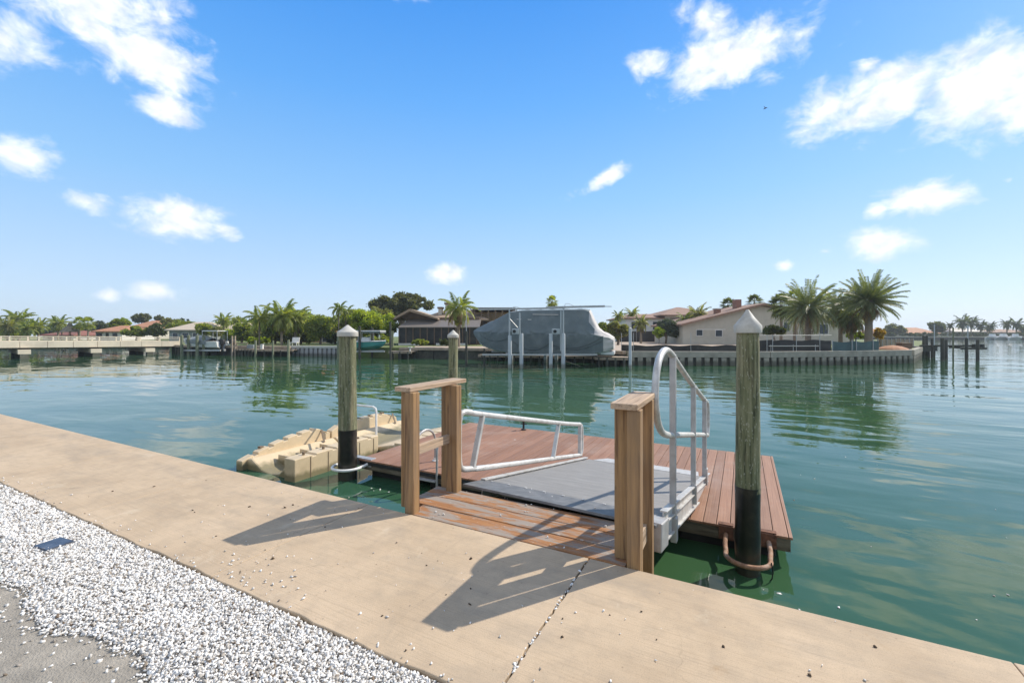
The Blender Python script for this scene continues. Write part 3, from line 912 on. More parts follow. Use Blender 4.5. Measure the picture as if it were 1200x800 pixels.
for y0, y1, first, xr in ((4.72, 6.62, True, PX1), (6.66, 8.75, False, -5.90)):
    hm = MB()
    # hull with a V trough
    ring = [(PX0 + .06, -1.15), (xr - .06, -1.15), (xr, -1.0), (xr, -.70), (xr - .30, -.68), (-7.02, -.86), (-7.28, -.90), (-7.5, -.86), (PX0 + .26, -.70), (PX0, -.74), (PX0, -1.0)]
    hm.prism(ring, 'y', y0 + (.10 if first else 0), y1)
    mod = hm.build('float_module', M_['port'], t, world=True, smooth=False, bevel=.03)
    if first:
        pl = [(y0, -.74), (y0 + .45, -.60), (y0 + 1.0, -.49), (y1 - .35, -.44), (y1, -.60)]
        prr = [(y0, -.53), (y1 - .4, -.50), (y1, -.51)]
    else:
        pl = [(y0, -.58), (y0 + .3, -.46), (y1 - .6, -.44), (y1 - .25, -.53), (y1, -.64)]
        prr = [(y0, -.635), (y1, -.655)]
    w = MB(); top = castle(y0, y1, pl, gap=.085, dep=.04); w.prism([(y0, -.95)] + top + [(y1, -.95)], 'x', PX0 - .02, PX0 + .15)
    w.build('side_wall', M_['port'], mod, world=True, bevel=.015)
    w = MB(); top = castle(y0 + .02, y1, prr, notch=.42, dep=.03); w.prism([(y0 + .02, -1.1)] + top + [(y1, -1.1)], 'x', xr - .24, xr + .02)
    w.build('side_wall', M_['port'], mod, world=True, bevel=.018)
    for k in range(5):
        y = y0 + .32 + k * .36
        if first and y < y1 - .05: MB().box(xr + .019, xr + .024, y, y + .016, -1.0, -.55).build('seam', M_['portdark'], mod, world=True)
        y = y0 + .28 + k * .40
        if y > y1 - .1: continue
        if first: MB().lathe([(.024, -.55), (.024, -.475), (.018, -.47)], 8, xr - .1, y).build('lock_pin', M_['portdark'], mod, world=True)
        if k < 4: MB().box(PX0 - .024, PX0 + .06, y + .12, y + .19, pl[0][1] + .03, pl[1][1] + .02).build('lock_pin', M_['portdark'], mod, world=True)
    for k in range(3 if first else 0):
        y = y0 + .5 + k * .45
        MB().box(-7.62, xr - .36, y, y + .03, -.93, -.70).build('rib', M_['port'], mod, world=True, bevel=.01)
    MB().beam((PX0 + .15, y1 - .22, -.50), (PX0 + .33, y1 - .30, -.72), .035, .02).build('slot', M_['portdark'], mod, world=True)
bx = (-7.72, -6.66)
pts = [(bx[0], 6.72, -.62), (bx[0], 6.72, -.06), (bx[0] + .02, 6.72, .0), (bx[0] + .09, 6.72, .03), (bx[1] - .09, 6.72, .03), (bx[1] - .02, 6.72, .0), (bx[1], 6.72, -.06), (bx[1], 6.72, -.62)]
MB().tube(pts, .022, 8).build('hoop_rail', M_['whitepipe'], t, world=True, smooth=True)

# ================================================================== THE FAR BANKS
ML = {
    'palm': leafmat('palm_frond', (.075, .12, .025), (.27, .28, .08), .42),
    'date': leafmat('date_palm_frond', (.06, .088, .045), (.19, .205, .11), .32),
    'dead': leafmat('dry_frond', (.10, .065, .03), (.27, .18, .085), .15, .8),
    'oak': leafmat('oak_leaves', (.05, .065, .032), (.15, .15, .08), .4),
    'green': leafmat('bright_leaves', (.09, .145, .02), (.33, .36, .055), .5),
    'mid': leafmat('garden_leaves', (.07, .11, .025), (.26, .275, .07), .48),
    'olive': leafmat('olive_leaves', (.07, .085, .035), (.26, .25, .10), .42),
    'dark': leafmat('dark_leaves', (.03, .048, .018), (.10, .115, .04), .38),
    'grey': leafmat('greyish_leaves', (.045, .065, .045), (.11, .13, .085), .2),
    'ylw': leafmat('yellow_flowers', (.25, .15, .02), (.45, .30, .04), .3),
}
M_['bark'] = mat('bark', (.13, .095, .065), .95, .3, 6, bmp=.6, bscale=20)
M_['palmbark'] = mat('palm_trunk', (.22, .175, .13), .95, .25, 3, (3, 3, 14), .8, 6, stain=(.11, .085, .06), stain_amt=.6)
M_['terracotta'] = mat('terracotta_tiles', (.42, .20, .105), .85, .25, 4, (6, 6, 6), stain=(.27, .13, .08), stain_amt=.6, stain_scale=.3)
M_['redroof'] = mat('dark_red_tiles', (.21, .085, .06), .85, .25, 4, (6, 6, 6))
M_['browntile'] = mat('brown_red_tiles', (.27, .165, .115), .85, .22, 4, (6, 6, 6), stain=(.20, .12, .09), stain_amt=.5, stain_scale=.4)
M_['tanroof'] = mat('tan_shingles', (.31, .22, .145), .9, .2, 3, (5, 5, 5), stain=(.19, .14, .10), stain_amt=.6, stain_scale=.5)
M_['greyroof'] = mat('brown_grey_roof', (.165, .14, .12), .6, .15, 2, (8, 1, 1))
M_['beigeroof'] = mat('beige_shingles', (.46, .38, .29), .9, .12, 3)
M_['orangeroof'] = mat('orange_tiles', (.50, .23, .09), .85, .3, 4, (6, 6, 6), stain=(.30, .14, .07), stain_amt=.6, stain_scale=.5)
M_['thatch'] = mat('grey_thatch', (.17, .15, .115), .95, .3, 6, (3, 3, 10))
M_['white'] = mat('white_stucco', (.66, .63, .58), .85, .06, 2)
M_['cream'] = mat('cream_stucco', (.47, .425, .345), .9, .08, 1.5)
M_['greywall'] = mat('grey_green_wall', (.24, .26, .24), .85, .1, 1.5)
M_['tan'] = mat('tan_stucco', (.40, .27, .15), .9, .12, 1.5)
M_['brownwall'] = mat('brown_timber_wall', (.15, .10, .065), .85, .2, 2)
M_['window'] = mat('dark_window_glass', (.03, .04, .05), .12, .3, 1)
M_['screen'] = mat('dark_insect_screen', (.022, .022, .021), .8, .4, 1.4, stain=(.07, .06, .05), stain_amt=.6, stain_scale=.8)
M_['brick'] = mat('red_brick', (.26, .13, .09), .9, .2, 6)
M_['bridge'] = mat('bridge_concrete', (.70, .60, .45), .85, .08, .6, stain=(.45, .38, .29), stain_amt=.5, stain_scale=.5)
M_['dockwood'] = mat('old_dock_wood', (.33, .26, .19), .9, .25, 5, stain=(.16, .12, .08), stain_amt=.6)
M_['darkpile'] = mat('dark_wet_piling', (.045, .045, .035), .85, .3, 4, stain=(.13, .13, .09), stain_amt=.5)
M_['greenpile'] = mat('green_treated_piling', (.17, .18, .11), .9, .25, 4)
M_['vinyl'] = mat('grey_vinyl_sheet', (.29, .285, .285), .6, .12, 2, tide=(.4, .8, (.07, .065, .05)))
M_['farwall'] = mat('old_concrete_bulkhead', (.33, .30, .24), .9, .15, 1.5, stain=(.20, .19, .15), stain_amt=.7, stain_scale=1.2, tide=(.45, .8, (.07, .07, .045)))
M_['pvc'] = mat('white_sleeve', (.40, .425, .43), .45, .08, 3, stain=(.34, .36, .34), stain_amt=.6, stain_scale=1.5, tide=(.35, .8, (.14, .14, .10)))
M_['coverc'] = mat('grey_boat_cover', (.118, .145, .15), .75, .10, 1.5, (1, 1, 1), .5, 2.2, stain=(.20, .22, .215), stain_amt=.5, stain_scale=.9)
M_['coverfold'] = mat('cover_fold', (.085, .105, .105), .8, .1, 2)  # darker tone paints the shade in the cover's creases
M_['coverpale'] = mat('faded_cover_cloth', (.50, .465, .435), .8, .08, 1.5, bmp=.5, bscale=2.5)  # lighter cloth for the stern end and the side patches
M_['hullwhite'] = mat('white_gelcoat', (.68, .67, .64), .3, .05, 2)
M_['teal'] = mat('teal_gelcoat', (.07, .30, .27), .3, .06, 1)
M_['greycanvas'] = mat('grey_canvas', (.20, .22, .22), .8, .2, 2)
M_['windscreen'] = mat('black_fence_screen', (.036, .034, .032), .85, .35, .9, (1, 1, 3), stain=(.075, .07, .065), stain_amt=.6, stain_scale=.6)
M_['tarp'] = mat('teal_tarp', (.05, .095, .095), .6, .3, 1.2)
M_['galv'] = mat('galvanised_pole', (.42, .42, .41), .5, .1, 3, metal=.4)
ML['hedgefar'] = leafmat('far_hedge_leaves', (.04, .06, .03), (.11, .13, .06), .2)


def frame(name, label, cat, px, d, z=0.0, group=None, turn=0.0):
    return thing(name, label, cat, at(px, d, z), YAW + turn, group)


class Fr:
    """measures across a thing whose front stands d metres away, centred on column c"""
    def __init__(s, c, d): s.c, s.d = c, d
    def u(s, px): return (px - s.c) * s.d / 516.0
    def z(s, py): return EYE - (py - 390) * s.d / 516.0


# ---- land
def land(name, pts, m, z0=-1.6, z1=LAND):
    ring = [at(a, b) for a, b in pts]
    o = MB().prism([(p.x, p.y) for p in ring], 'z', z0, z1).build(name, m)
    return tag(o, kind='structure')


shore = [(203, 53), (213, 51), (270, 49), (345, 47), (402, 46), (480, 42.5), (560, 41), (640, 39), (700, 36.5), (735, 33.8), (900, 33.3), (1000, 34.6), (1064, 36.3)]
land('terrain', shore + [(1076, 44), (1080, 60), (1082, 80), (900, 150), (500, 170), (250, 170), (196, 120), (199, 80)], M_['grass'])
land('terrain', [(-420, 70), (-100, 74), (198, 79), (197, 120), (100, 180), (-420, 160)], M_['grass'])
land('terrain', [(980, 172), (1100, 168), (1250, 160), (1600, 140), (1600, 260), (1250, 320), (960, 330)], M_['grass'])
# bare sandy lot on the right hand bank
ring = [at(a, b) for a, b in ((715, 36.5), (740, 35), (895, 34.5), (960, 34.9), (960, 71), (720, 71))]
tag(MB().prism([(p.x, p.y) for p in ring], 'z', LAND - .05, LAND + .02).build('sandy_ground', M_['sand']), kind='structure')
ring = [at(a, b) for a, b in ((486, 43), (600, 41.5), (600, 47), (486, 48))]
tag(MB().prism([(p.x, p.y) for p in ring], 'z', LAND - .05, LAND + .015).build('bank', M_['sand']), kind='structure')


# ---- bulkheads: a cap and a row of sheet panels or piles along the shore
def bulkhead(label, pts, cap_h, step, m_cap, m_pile, pilew, z_top=LAND + .06, proud=.12, panel=None):
    P = [at(a, b) for a, b in pts]
    t = thing('bulkhead', label, 'seawall', (P[0].x, P[0].y, WATER))
    cm = MB(); pm = MB(); wm = MB()
    for a, b in zip(P, P[1:]):
        d = (b - a); ln = d.length; d.normalize()
        nrm = Vector((d.y, -d.x, 0))
        if nrm.dot(-a) < 0: nrm = -nrm
        mid = nrm * .16
        cm.beam(a + mid * .6 + Vector((0, 0, z_top - cap_h / 2)), b + mid * .6 + Vector((0, 0, z_top - cap_h / 2)), .40, cap_h)
        wm.beam(a + nrm * .03 + Vector((0, 0, -.9)), b + nrm * .03 + Vector((0, 0, -.9)), .14, 2 * (z_top - cap_h + .88))
        k = step / 2
        while k < ln:
            p = a + d * k + nrm * .20
            MB().beam((p.x, p.y, -1.6), (p.x, p.y, z_top - cap_h - .004), pilew, proud, up=tuple(nrm)).build('pile', m_pile, t, world=True)
            k += step
    cm.build('cap', m_cap, t, world=True, bevel=.02)
    wm.build('panel', panel or m_pile, t, world=True)
    return t


bulkhead('pale concrete bulkhead with a row of piles under the fenced lot on the right', [(735, 33.6), (900, 33.1), (1000, 34.4), (1064, 36.0)], .46, .62, M_['farwall'], M_['farwall'], .36, panel=M_['darkpile'])
bulkhead('short tan bulkhead return at the tip of the right bank', [(1066, 36.2), (1077, 44)], .46, .62, M_['farwall'], M_['farwall'], .36)
bulkhead('grey corrugated vinyl bulkhead below the orange-roofed house lawn', [(343, 46.8), (402, 45.8)], .24, .52, M_['cap'], M_['vinyl'], .30, LAND + .1)
bulkhead('low dark timber bulkhead below the brown house and covered boat', [(470, 42.8), (480, 42.3), (560, 40.8), (640, 38.8), (700, 36.3), (733, 33.7)], .26, 1.6, M_['dockwood'], M_['darkpile'], .25)
bulkhead('dark bulkhead behind the left boat lift and plank docks', [(203, 52.8), (213, 50.8), (270, 48.8), (341, 47)], .25, 1.2, M_['dockwood'], M_['darkpile'], .25)
bulkhead('distant bulkhead seen under the bridge', [(-300, 71), (-100, 73.8), (198, 78.8)], .4, 2.2, M_['farwall'], M_['darkpile'], .3)


# ---- plants
def leaf_cloud(g, centers, radii, n, size, squash=.8):
    centers = np.array(centers); radii = np.array(radii)
    pick = g.choice(len(centers), n, p=radii ** 2 / np.sum(radii ** 2))
    dirs = g.normal(0, 1, (n, 3)); dirs /= np.linalg.norm(dirs, axis=1)[:, None]
    rad = g.uniform(.25, 1.0, n) ** .6 * np.where(g.random(n) < .12, 1.35, 1.02)
    pos = centers[pick] + dirs * (radii[pick] * rad)[:, None] * np.array([1, 1, squash])
    a = g.normal(0, 1, (n, 3)); a /= np.linalg.norm(a, axis=1)[:, None]
    b = np.cross(a, g.normal(0, 1, (n, 3))); b /= np.linalg.norm(b, axis=1)[:, None]
    s = size * g.uniform(.6, 1.35, n)
    a = a * s[:, None]; b = b * (s * .5)[:, None]
    return np.stack([pos - a, pos - b, pos + a, pos + b], 1)


SEED = [100]


def tree(px, d, ytop, ybot, wpx, leaf, label, n=2600, size=None, clumps=34, name='tree', cat='tree', group=None, trunk_r=.16, base=LAND, lop=0.0):
    SEED[0] += 1
    g = np.random.default_rng(SEED[0]); r2 = random.Random(SEED[0])
    f = Fr(px, d)
    zt, zb = f.z(ytop), max(f.z(ybot), base + .05)
    hw = wpx / 2 * d / 516
    t = frame(name, label, cat, px, d, base, group)
    cz = (zt + zb) / 2 - base; hh = (zt - zb) / 2
    size = size or max(.11, d * .0034)
    cs = []; rs = []
    for k in range(clumps):
        while True:
            x, y, z = r2.uniform(-1, 1), r2.uniform(-1, 1), r2.uniform(-1, 1)
            if x * x + y * y + z * z < 1: break
        rr = min(hw, hh) * r2.choice((.2, .26, .34, .42, .5)) * r2.uniform(.85, 1.15)
        q = max(.2, 1.05 - rr / max(hw, .1) * .75); q2 = max(.2, 1.05 - rr / max(hh, .1) * .75)
        cs.append((x * hw * q + lop * z * hw, y * min(hw, 4.0) * .7, cz + z * hh * q2)); rs.append(rr)
    quads_obj('crown', leaf_cloud(g, cs, rs, int(n * 2.3), size * .8), ML[leaf], t)
    tm = MB()
    top = cz + hh * .2
    tm.tube([(0, 0, -.2), (.08 * hw, 0, top * .4), (-.05 * hw, .05, top * .75), (0, 0, top)], [trunk_r, trunk_r * .8, trunk_r * .6, trunk_r * .3], 8)
    for k in range(min(7, clumps)):
        c = cs[k]
        s0 = r2.uniform(.3, .75) * top
        tm.tube([(0, 0, s0), (c[0] * .5, c[1] * .5, (s0 + c[2]) / 2 + .1), c], [trunk_r * .5, trunk_r * .3, trunk_r * .12], 6)
    tm.build('trunk', M_['bark'], t, smooth=True)
    return t


def frond(V, base, az, e0, length, droop, leaf_len, pairs, g, w=.05, vee=.5, rach=.02):
    """one feather leaf: a bent midrib with paired leaflets"""
    segs = 10
    P = [np.array(base, float)]; e = e0
    for i in range(segs):
        tt = (i + 1) / segs
        e = e0 - droop * tt ** 1.35
        st = length / segs
        P.append(P[-1] + st * np.array([math.cos(az) * math.cos(e), math.sin(az) * math.cos(e), math.sin(e)]))
    P = np.array(P)
    side = np.array([-math.sin(az), math.cos(az), 0])
    for i in range(segs):
        a, b = P[i], P[i + 1]
        up = np.array([0, 0, rach * (1 - .7 * i / segs)]); sd = side * rach * (1 - .7 * i / segs)
        V.append((a - sd, b - sd, b + sd, a + sd))
        V.append((a - up, b - up, b + up, a + up))
    for k in range(pairs):
        s = .12 + .88 * (k + g.uniform(-.3, .3)) / pairs
        s = min(max(s, .08), .999)
        j = min(int(s * segs), segs - 1); q = s * segs - j
        p = P[j] * (1 - q) + P[j + 1] * q
        tng = P[j + 1] - P[j]; tng /= np.linalg.norm(tng)
        nrm = np.cross(side, tng)
        ll = leaf_len * (math.sin(min(1, s * 1.15 + .12) * math.pi * .86) ** .7 * .9 + .12) * g.uniform(.85, 1.1)
        for sg in (-1, 1):
            dr = side * sg * .85 + tng * (.45 + .4 * s) - nrm * (-vee) * .4 - np.array([0, 0, .28 + .25 * g.random()])
            dr /= np.linalg.norm(dr)
            wv = tng * w * .5
            m_ = p + dr * ll * .55
            e_ = p + dr * ll - np.array([0, 0, ll * .12])
            V.append((p - wv * .6, m_ - wv, e_, m_ + wv))


def palm(px, d, ycrown, lpx, label, n=18, trunk=.15, leaf='palm', e_lo=-50, e_hi=80, droop=1.25, pairs=18, leaf_len=None, base=LAND, lean=0.0, w=.07, dead=0, bulge=1.0, group=None, name='palm_tree', trunk2=None, dead_len=.8):
    SEED[0] += 1
    g = np.random.default_rng(SEED[0])
    zc = hz(ycrown, d) - base
    ln = lpx * d / 516
    t = frame(name, label, 'palm tree', px, d, base, group)
    top = (lean, 0, zc)
    tm = MB()
    pr = [(0, 0, -.3), (lean * .15, 0, zc * .3), (lean * .55, 0, zc * .7), (lean * .95, 0, zc * .95), top]
    tm.tube(pr, [trunk * 1.25, trunk, trunk * .95, trunk * bulge, trunk * .8 * bulge], 12)
    tm.build('trunk', trunk2 or M_['palmbark'], t, smooth=True)
    V = []
    n = int(n * 1.25)
    for k in range(n):
        q = (k + .5) / n
        e = R(e_hi + (e_lo - e_hi) * q ** .85 + g.uniform(-8, 8))
        az = k * 2.39996 + g.uniform(-.25, .25)
        frond(V, (top[0] + .1 * math.cos(az), .1 * math.sin(az), top[2]), az, e, ln * g.uniform(.86, 1.1), droop * (1.0 - .45 * max(0, math.sin(e))) * g.uniform(.8, 1.2), leaf_len or ln * .26, pairs, g, w * 1.9)
    quads_obj('crown', V, ML[leaf], t)
    if dead:
        V = []
        for k in range(dead):
            az = k * 2.39996 + g.uniform(-.4, .4)
            frond(V, (top[0] + .12 * math.cos(az), .12 * math.sin(az), top[2] - .15 - g.uniform(0, .4)), az, R(g.uniform(-50, -15)), ln * dead_len * g.uniform(.7, 1.1), R(75), (leaf_len or ln * .26) * .8, pairs, g, w * 1.5)
        quads_obj('dead_fronds', V, ML['dead'], t)
    return t


def fan_palm(px, d, ycrown, rpx, label, n=26, trunk=.14, leaf='dark', base=LAND, group=None, seg=13):
    SEED[0] += 1
    g = np.random.default_rng(SEED[0])
    zc = hz(ycrown, d) - base; r = rpx * d / 516
    t = frame('cabbage_palm', label, 'palm tree', px, d, base, group)
    MB().tube([(0, 0, -.3), (.05, 0, zc * .5), (0, 0, zc)], [trunk * 1.2, trunk, trunk * .95], 10).build('trunk', M_['palmbark'], t, smooth=True)
    V = []
    for k in range(n):
        q = (k + .5) / n
        el = R(85 - 150 * q + g.uniform(-12, 12)); az = k * 2.39996 + g.uniform(-.3, .3)
        dv = np.array([math.cos(az) * math.cos(el), math.sin(az) * math.cos(el), math.sin(el)])
        c = np.array([0, 0, zc]) + dv * r * .52
        p0 = np.array([0, 0, zc]); sd = np.cross(dv, [0, 0, 1.0]); sd /= max(1e-6, np.linalg.norm(sd)); up = np.cross(sd, dv)
        V.append((p0 - sd * .015, c - sd * .015, c + sd * .015, p0 + sd * .015))
        for s in range(seg):
            a = R(-115 + 230 * s / (seg - 1))
            dr = dv * math.cos(a) + sd * math.sin(a); L_ = r * .55 * (1 - .25 * abs(a) / 2)
            wv = np.cross(dr, up) * r * .045
            m_ = c + dr * L_ * .55 - np.array([0, 0, .04 * r]); e_ = c + dr * L_ - np.array([0, 0, .20 * r])
            V.append((c, m_ - wv, e_, m_ + wv))
    quads_obj('crown', V, ML[leaf], t)
    return t


# ---- houses
def hip_roof(mb, u0, u1, v0, v1, ze, zr, ins, over=.5):
    a, b, c, dd = u0 - over, u1 + over, v0 - over, v1 + over
    vm = (c + dd) / 2
    vs = [(a, c, ze), (b, c, ze), (b, dd, ze), (a, dd, ze), (a + ins, vm, zr), (b - ins, vm, zr), (a, c, ze - .18), (b, c, ze - .18), (b, dd, ze - .18), (a, dd, ze - .18)]
    return mb.add(vs, [(0, 1, 5, 4), (1, 2, 5), (2, 3, 4, 5), (3, 0, 4), (6, 9, 8, 7), (0, 6, 7, 1), (1, 7, 8, 2), (2, 8, 9, 3), (3, 9, 6, 0)])


def windows(t, f, rects, parent=None, frm='white'):
    for x0, x1, y0, y1 in rects:
        u0, u1, z0, z1 = f.u(x0), f.u(x1), f.z(y1), f.z(y0)
        base = t.location.z
        w = MB(); k = .07
        w.box(u0 - k, u1 + k, -.07, -.001, z0 - k - base, z0 - base).box(u0 - k, u1 + k, -.07, -.001, z1 - base, z1 + k - base)
        w.box(u0 - k, u0, -.07, -.001, z0 - base, z1 - base).box(u1, u1 + k, -.07, -.001, z0 - base, z1 - base)
        if u1 - u0 > 1.2: w.box((u0 + u1) / 2 - .03, (u0 + u1) / 2 + .03, -.06, -.001, z0 - base, z1 - base)
        wo = w.build('window', M_[frm], t)
        MB().box(u0, u1, -.03, -.002, z0 - base, z1 - base).build('pane', M_['window'], wo)


def hip_house(x0, x1, d, yb, ye, yr, depth, wallm, roofm, label, ridge=.5, wins=(), name='house', turn=0.0, over=.5):
    c = (x0 + x1) / 2
    f = Fr(c, d)
    t = frame(name, label, 'house', c, d, LAND, turn=turn)
    u0, u1 = f.u(x0), f.u(x1)
    MB().box(u0, u1, 0, depth, -.3, f.z(ye) - LAND).build('wall', M_[wallm], t)
    rm = MB(); hip_roof(rm, u0, u1, 0, depth, f.z(ye) - LAND + .18, f.z(yr) - LAND, (u1 - u0) / 2 * ridge + over, over)
    rm.build('roof', M_[roofm], t)
    windows(t, f, wins)
    return t, f


# far-left bank, behind the bridge
hip_house(50, 86, 92, 397, 393.5, 387, 8, 'white', 'redroof', 'low house with a dark red roof behind the left end of the bridge', .5, [(56, 60, 394, 397), (68, 72, 394, 397)])
hip_house(112, 143, 88, 397, 389, 381, 8, 'white', 'terracotta', 'white house with terracotta roof and dark windows behind the bridge middle', .6, [(113, 120, 390, 395.5), (124, 128, 390, 395.5), (132, 138, 390, 395)])
hip_house(153, 182, 112, 395, 384, 375, 9, 'cream', 'terracotta', 'house with a high terracotta roof rising above the bushes behind the bridge', .6, [(158, 163, 386, 390)])
hip_house(199, 238, 74, 400, 387.5, 376.5, 9, 'greywall', 'beigeroof', 'grey house with pale beige hip roof behind the left boat lift', .55, [(203, 209, 390, 396), (214, 221, 390, 396), (226, 231, 390, 397)], turn=.05)
hip_house(258, 284, 80, 398, 387, 377, 8, 'cream', 'beigeroof', 'cream house with small beige roof behind the bushes and twin outboards', .7, [(264, 268, 389, 394)])
hip_house(343, 408, 66, 402, 391, 379.5, 10, 'tan', 'orangeroof', 'house with orange tiled roof behind the garden palms', .5, [(378, 384, 392, 400), (388, 394, 392, 400), (398, 404, 392, 400)])
# tiki hut
f = Fr(82, 84)
t = frame('tiki_hut', 'grey thatched tiki hut standing among palms behind the bridge', 'hut', 82, 84, LAND)
MB().lathe([(f.u(92), f.z(389) - LAND), (f.u(90), f.z(387) - LAND), (f.u(85), f.z(382) - LAND), (.15, f.z(377.5) - LAND)], 12).build('roof', M_['thatch'], t)
for k in range(4): MB().tube([(1.1 * math.cos(k * 1.57 + .7), 1.1 * math.sin(k * 1.57 + .7), -.2), (1.1 * math.cos(k * 1.57 + .7), 1.1 * math.sin(k * 1.57 + .7), f.z(387) - LAND)], .07, 8).build('post', M_['bark'], t)

# brown two-level house
f = Fr(512, 52)
t = frame('house', 'brown two-level house with low tan gable roofs and a dark screened porch', 'house', 512, 52, LAND, turn=0.0)
B0 = LAND
MB().box(f.u(470), f.u(560), 2.6, 12, -.3, f.z(371) - B0).build('wall', M_['brownwall'], t)
rm = MB()
pr = [(f.u(458), f.z(371.5) - B0), (f.u(477), f.z(361) - B0), (f.u(511), f.z(372) - B0), (f.u(511), f.z(374) - B0), (f.u(477), f.z(364.3) - B0), (f.u(458), f.z(374.3) - B0)]
rm.prism(pr, 'y', 1.2, 9); rm.build('roof', M_['tanroof'], t)
gm = MB(); gm.prism([(f.u(461.5), f.z(372.0) - B0), (f.u(477), f.z(363.6) - B0), (f.u(506), f.z(372.4) - B0)], 'y', 2.4, 2.58); gm.build('gable', M_['brownwall'], t)
rm = MB(); hip_roof(rm, f.u(488), f.u(566), 3.4, 13, f.z(373) - B0, f.z(359) - B0, 2.6, .5)
rm.build('roof', M_['tanroof'], t)
for a, b, y in ((504.5, 509, 358.5), (513.5, 521, 353)):
    ch = MB().box(f.u(a), f.u(b), 5.5, 6.6, f.z(368) - B0, f.z(y) - B0).build('chimney', M_['cream'], t)
    MB().box(f.u(a) - .12, f.u(b) + .12, 5.4, 6.7, f.z(y) - B0 + .002, f.z(y) - B0 + .22).build('chimney_cap', M_['brownwall'], ch)
rm = MB(); rm.add([(f.u(467), -.2, f.z(383) - B0), (f.u(562), -.2, f.z(383) - B0), (f.u(562), 2.7, f.z(373.5) - B0), (f.u(472), 2.7, f.z(373.5) - B0), (f.u(467), -.2, f.z(384) - B0), (f.u(562), -.2, f.z(384) - B0), (f.u(562), 2.7, f.z(374.6) - B0), (f.u(472), 2.7, f.z(374.6) - B0)], [(0, 1, 2, 3), (7, 6, 5, 4), (0, 4, 5, 1), (1, 5, 6, 2), (2, 6, 7, 3), (3, 7, 4, 0)])
rm.build('porch_roof', M_['greyroof'], t)
MB().box(f.u(467.5), f.u(560), 0, .08, f.z(402.5) - B0, f.z(384) - B0).build('porch_screen', M_['screen'], t)
pm = MB()
for k in range(12): pm.box(f.u(467.5 + k * 8.3) - .05, f.u(467.5 + k * 8.3) + .05, -.06, -.002, -.2, f.z(384) - B0)
pm.build('porch_frame', M_['brownwall'], t)
MB().box(f.u(467), f.u(493), -.10, -.062, -.3, f.z(402) - B0).box(f.u(511), f.u(548), -.10, -.062, -.3, f.z(402) - B0).build('low_wall', M_['white'], t)

# tan house behind the covered boat
f = Fr(590, 56)
t = frame('house', 'tan house with a columned upper balcony behind the covered boat bow', 'house', 590, 56, LAND)
MB().box(f.u(553), f.u(622), 1.5, 9, -.3, f.z(365) - LAND).build('wall', M_['tan'], t)
MB().box(f.u(551), f.u(604), -.2, 9.4, f.z(363) - LAND, f.z(360.3) - LAND).build('roof', M_['greyroof'], t)
MB().box(f.u(551), f.u(624), -.1, 1.6, f.z(383) - LAND, f.z(380) - LAND).build('balcony', M_['brownwall'], t)
for k in range(8):
    p_ = 556 + k * 8.2
    MB().box(f.u(p_) - .10, f.u(p_) + .10, -.02, .16, f.z(380) - LAND, f.z(363.2) - LAND).build('column', M_['brownwall'], t)
hip_house(604, 640, 60, 400, 384, 372, 9, 'cream', 'tanroof', 'cream house with tan roof mostly hidden behind the covered boat', .5, [(610, 616, 387, 394)])

# white house with brown-red roof
t, f = hip_house(733, 846, 72, 396, 373.5, 366, 12, 'white', 'browntile', 'two-storey white house with brown-red tiled hip roofs behind the fenced lot', .25, [(740, 746, 377, 385), (752, 757, 377, 385), (765, 771, 377, 386), (782, 789, 377, 386)])
rm = MB(); hip_roof(rm, f.u(775), f.u(846), -.8, 12.5, f.z(369) - LAND, f.z(357.5) - LAND, 5.2, .5); rm.build('roof', M_['browntile'], t)
MB().box(f.u(778), f.u(843), -.5, 11, f.z(373.5) - LAND, f.z(369) - LAND - .18).build('wall', M_['white'], t)

# large gable-fronted beige house
f = Fr(893, 56)
t = frame('house', 'wide beige house with a low brown gable roof behind the fence and date palms', 'house', 893, 56, LAND)
wl = [(f.u(800), -.3), (f.u(800), f.z(380) - LAND), (f.u(893), f.z(358.5) - LAND), (f.u(1000), f.z(380) - LAND), (f.u(1000), -.3)]
MB().prism(wl, 'y', 0, 11).build('wall', M_['cream'], t)
pr = [(f.u(796), f.z(379.6) - LAND), (f.u(893), f.z(355.2) - LAND), (f.u(1004), f.z(379.6) - LAND), (f.u(1004), f.z(381.6) - LAND), (f.u(893), f.z(357.6) - LAND), (f.u(796), f.z(381.6) - LAND)]
MB().prism(pr, 'y', -.7, 11.6).build('roof', M_['browntile'], t)
ch = MB().box(f.u(847.5), f.u(853.5), 2, 2.7, f.z(372) - LAND, f.z(361.5) - LAND).build('chimney', M_['brick'], t)
MB().box(f.u(847.5) - .1, f.u(853.5) + .1, 1.9, 2.8, f.z(361.5) - LAND + .002, f.z(361.5) - LAND + .15).build('chimney_cap', M_['cream'], ch)
ch = MB().box(f.u(874), f.u(881), 2.5, 3.4, f.z(366) - LAND, f.z(349) - LAND).build('chimney', M_['brick'], t)
windows(t, f, [(838.5, 846, 387, 394), (816, 823, 386.5, 393), (918, 925, 378, 388), (960, 970, 380, 391)])
MB().box(f.u(815), f.u(847), -.75, -.70, f.z(386.2) - LAND, f.z(385.6) - LAND).build('awning_rail', M_['white'], t)

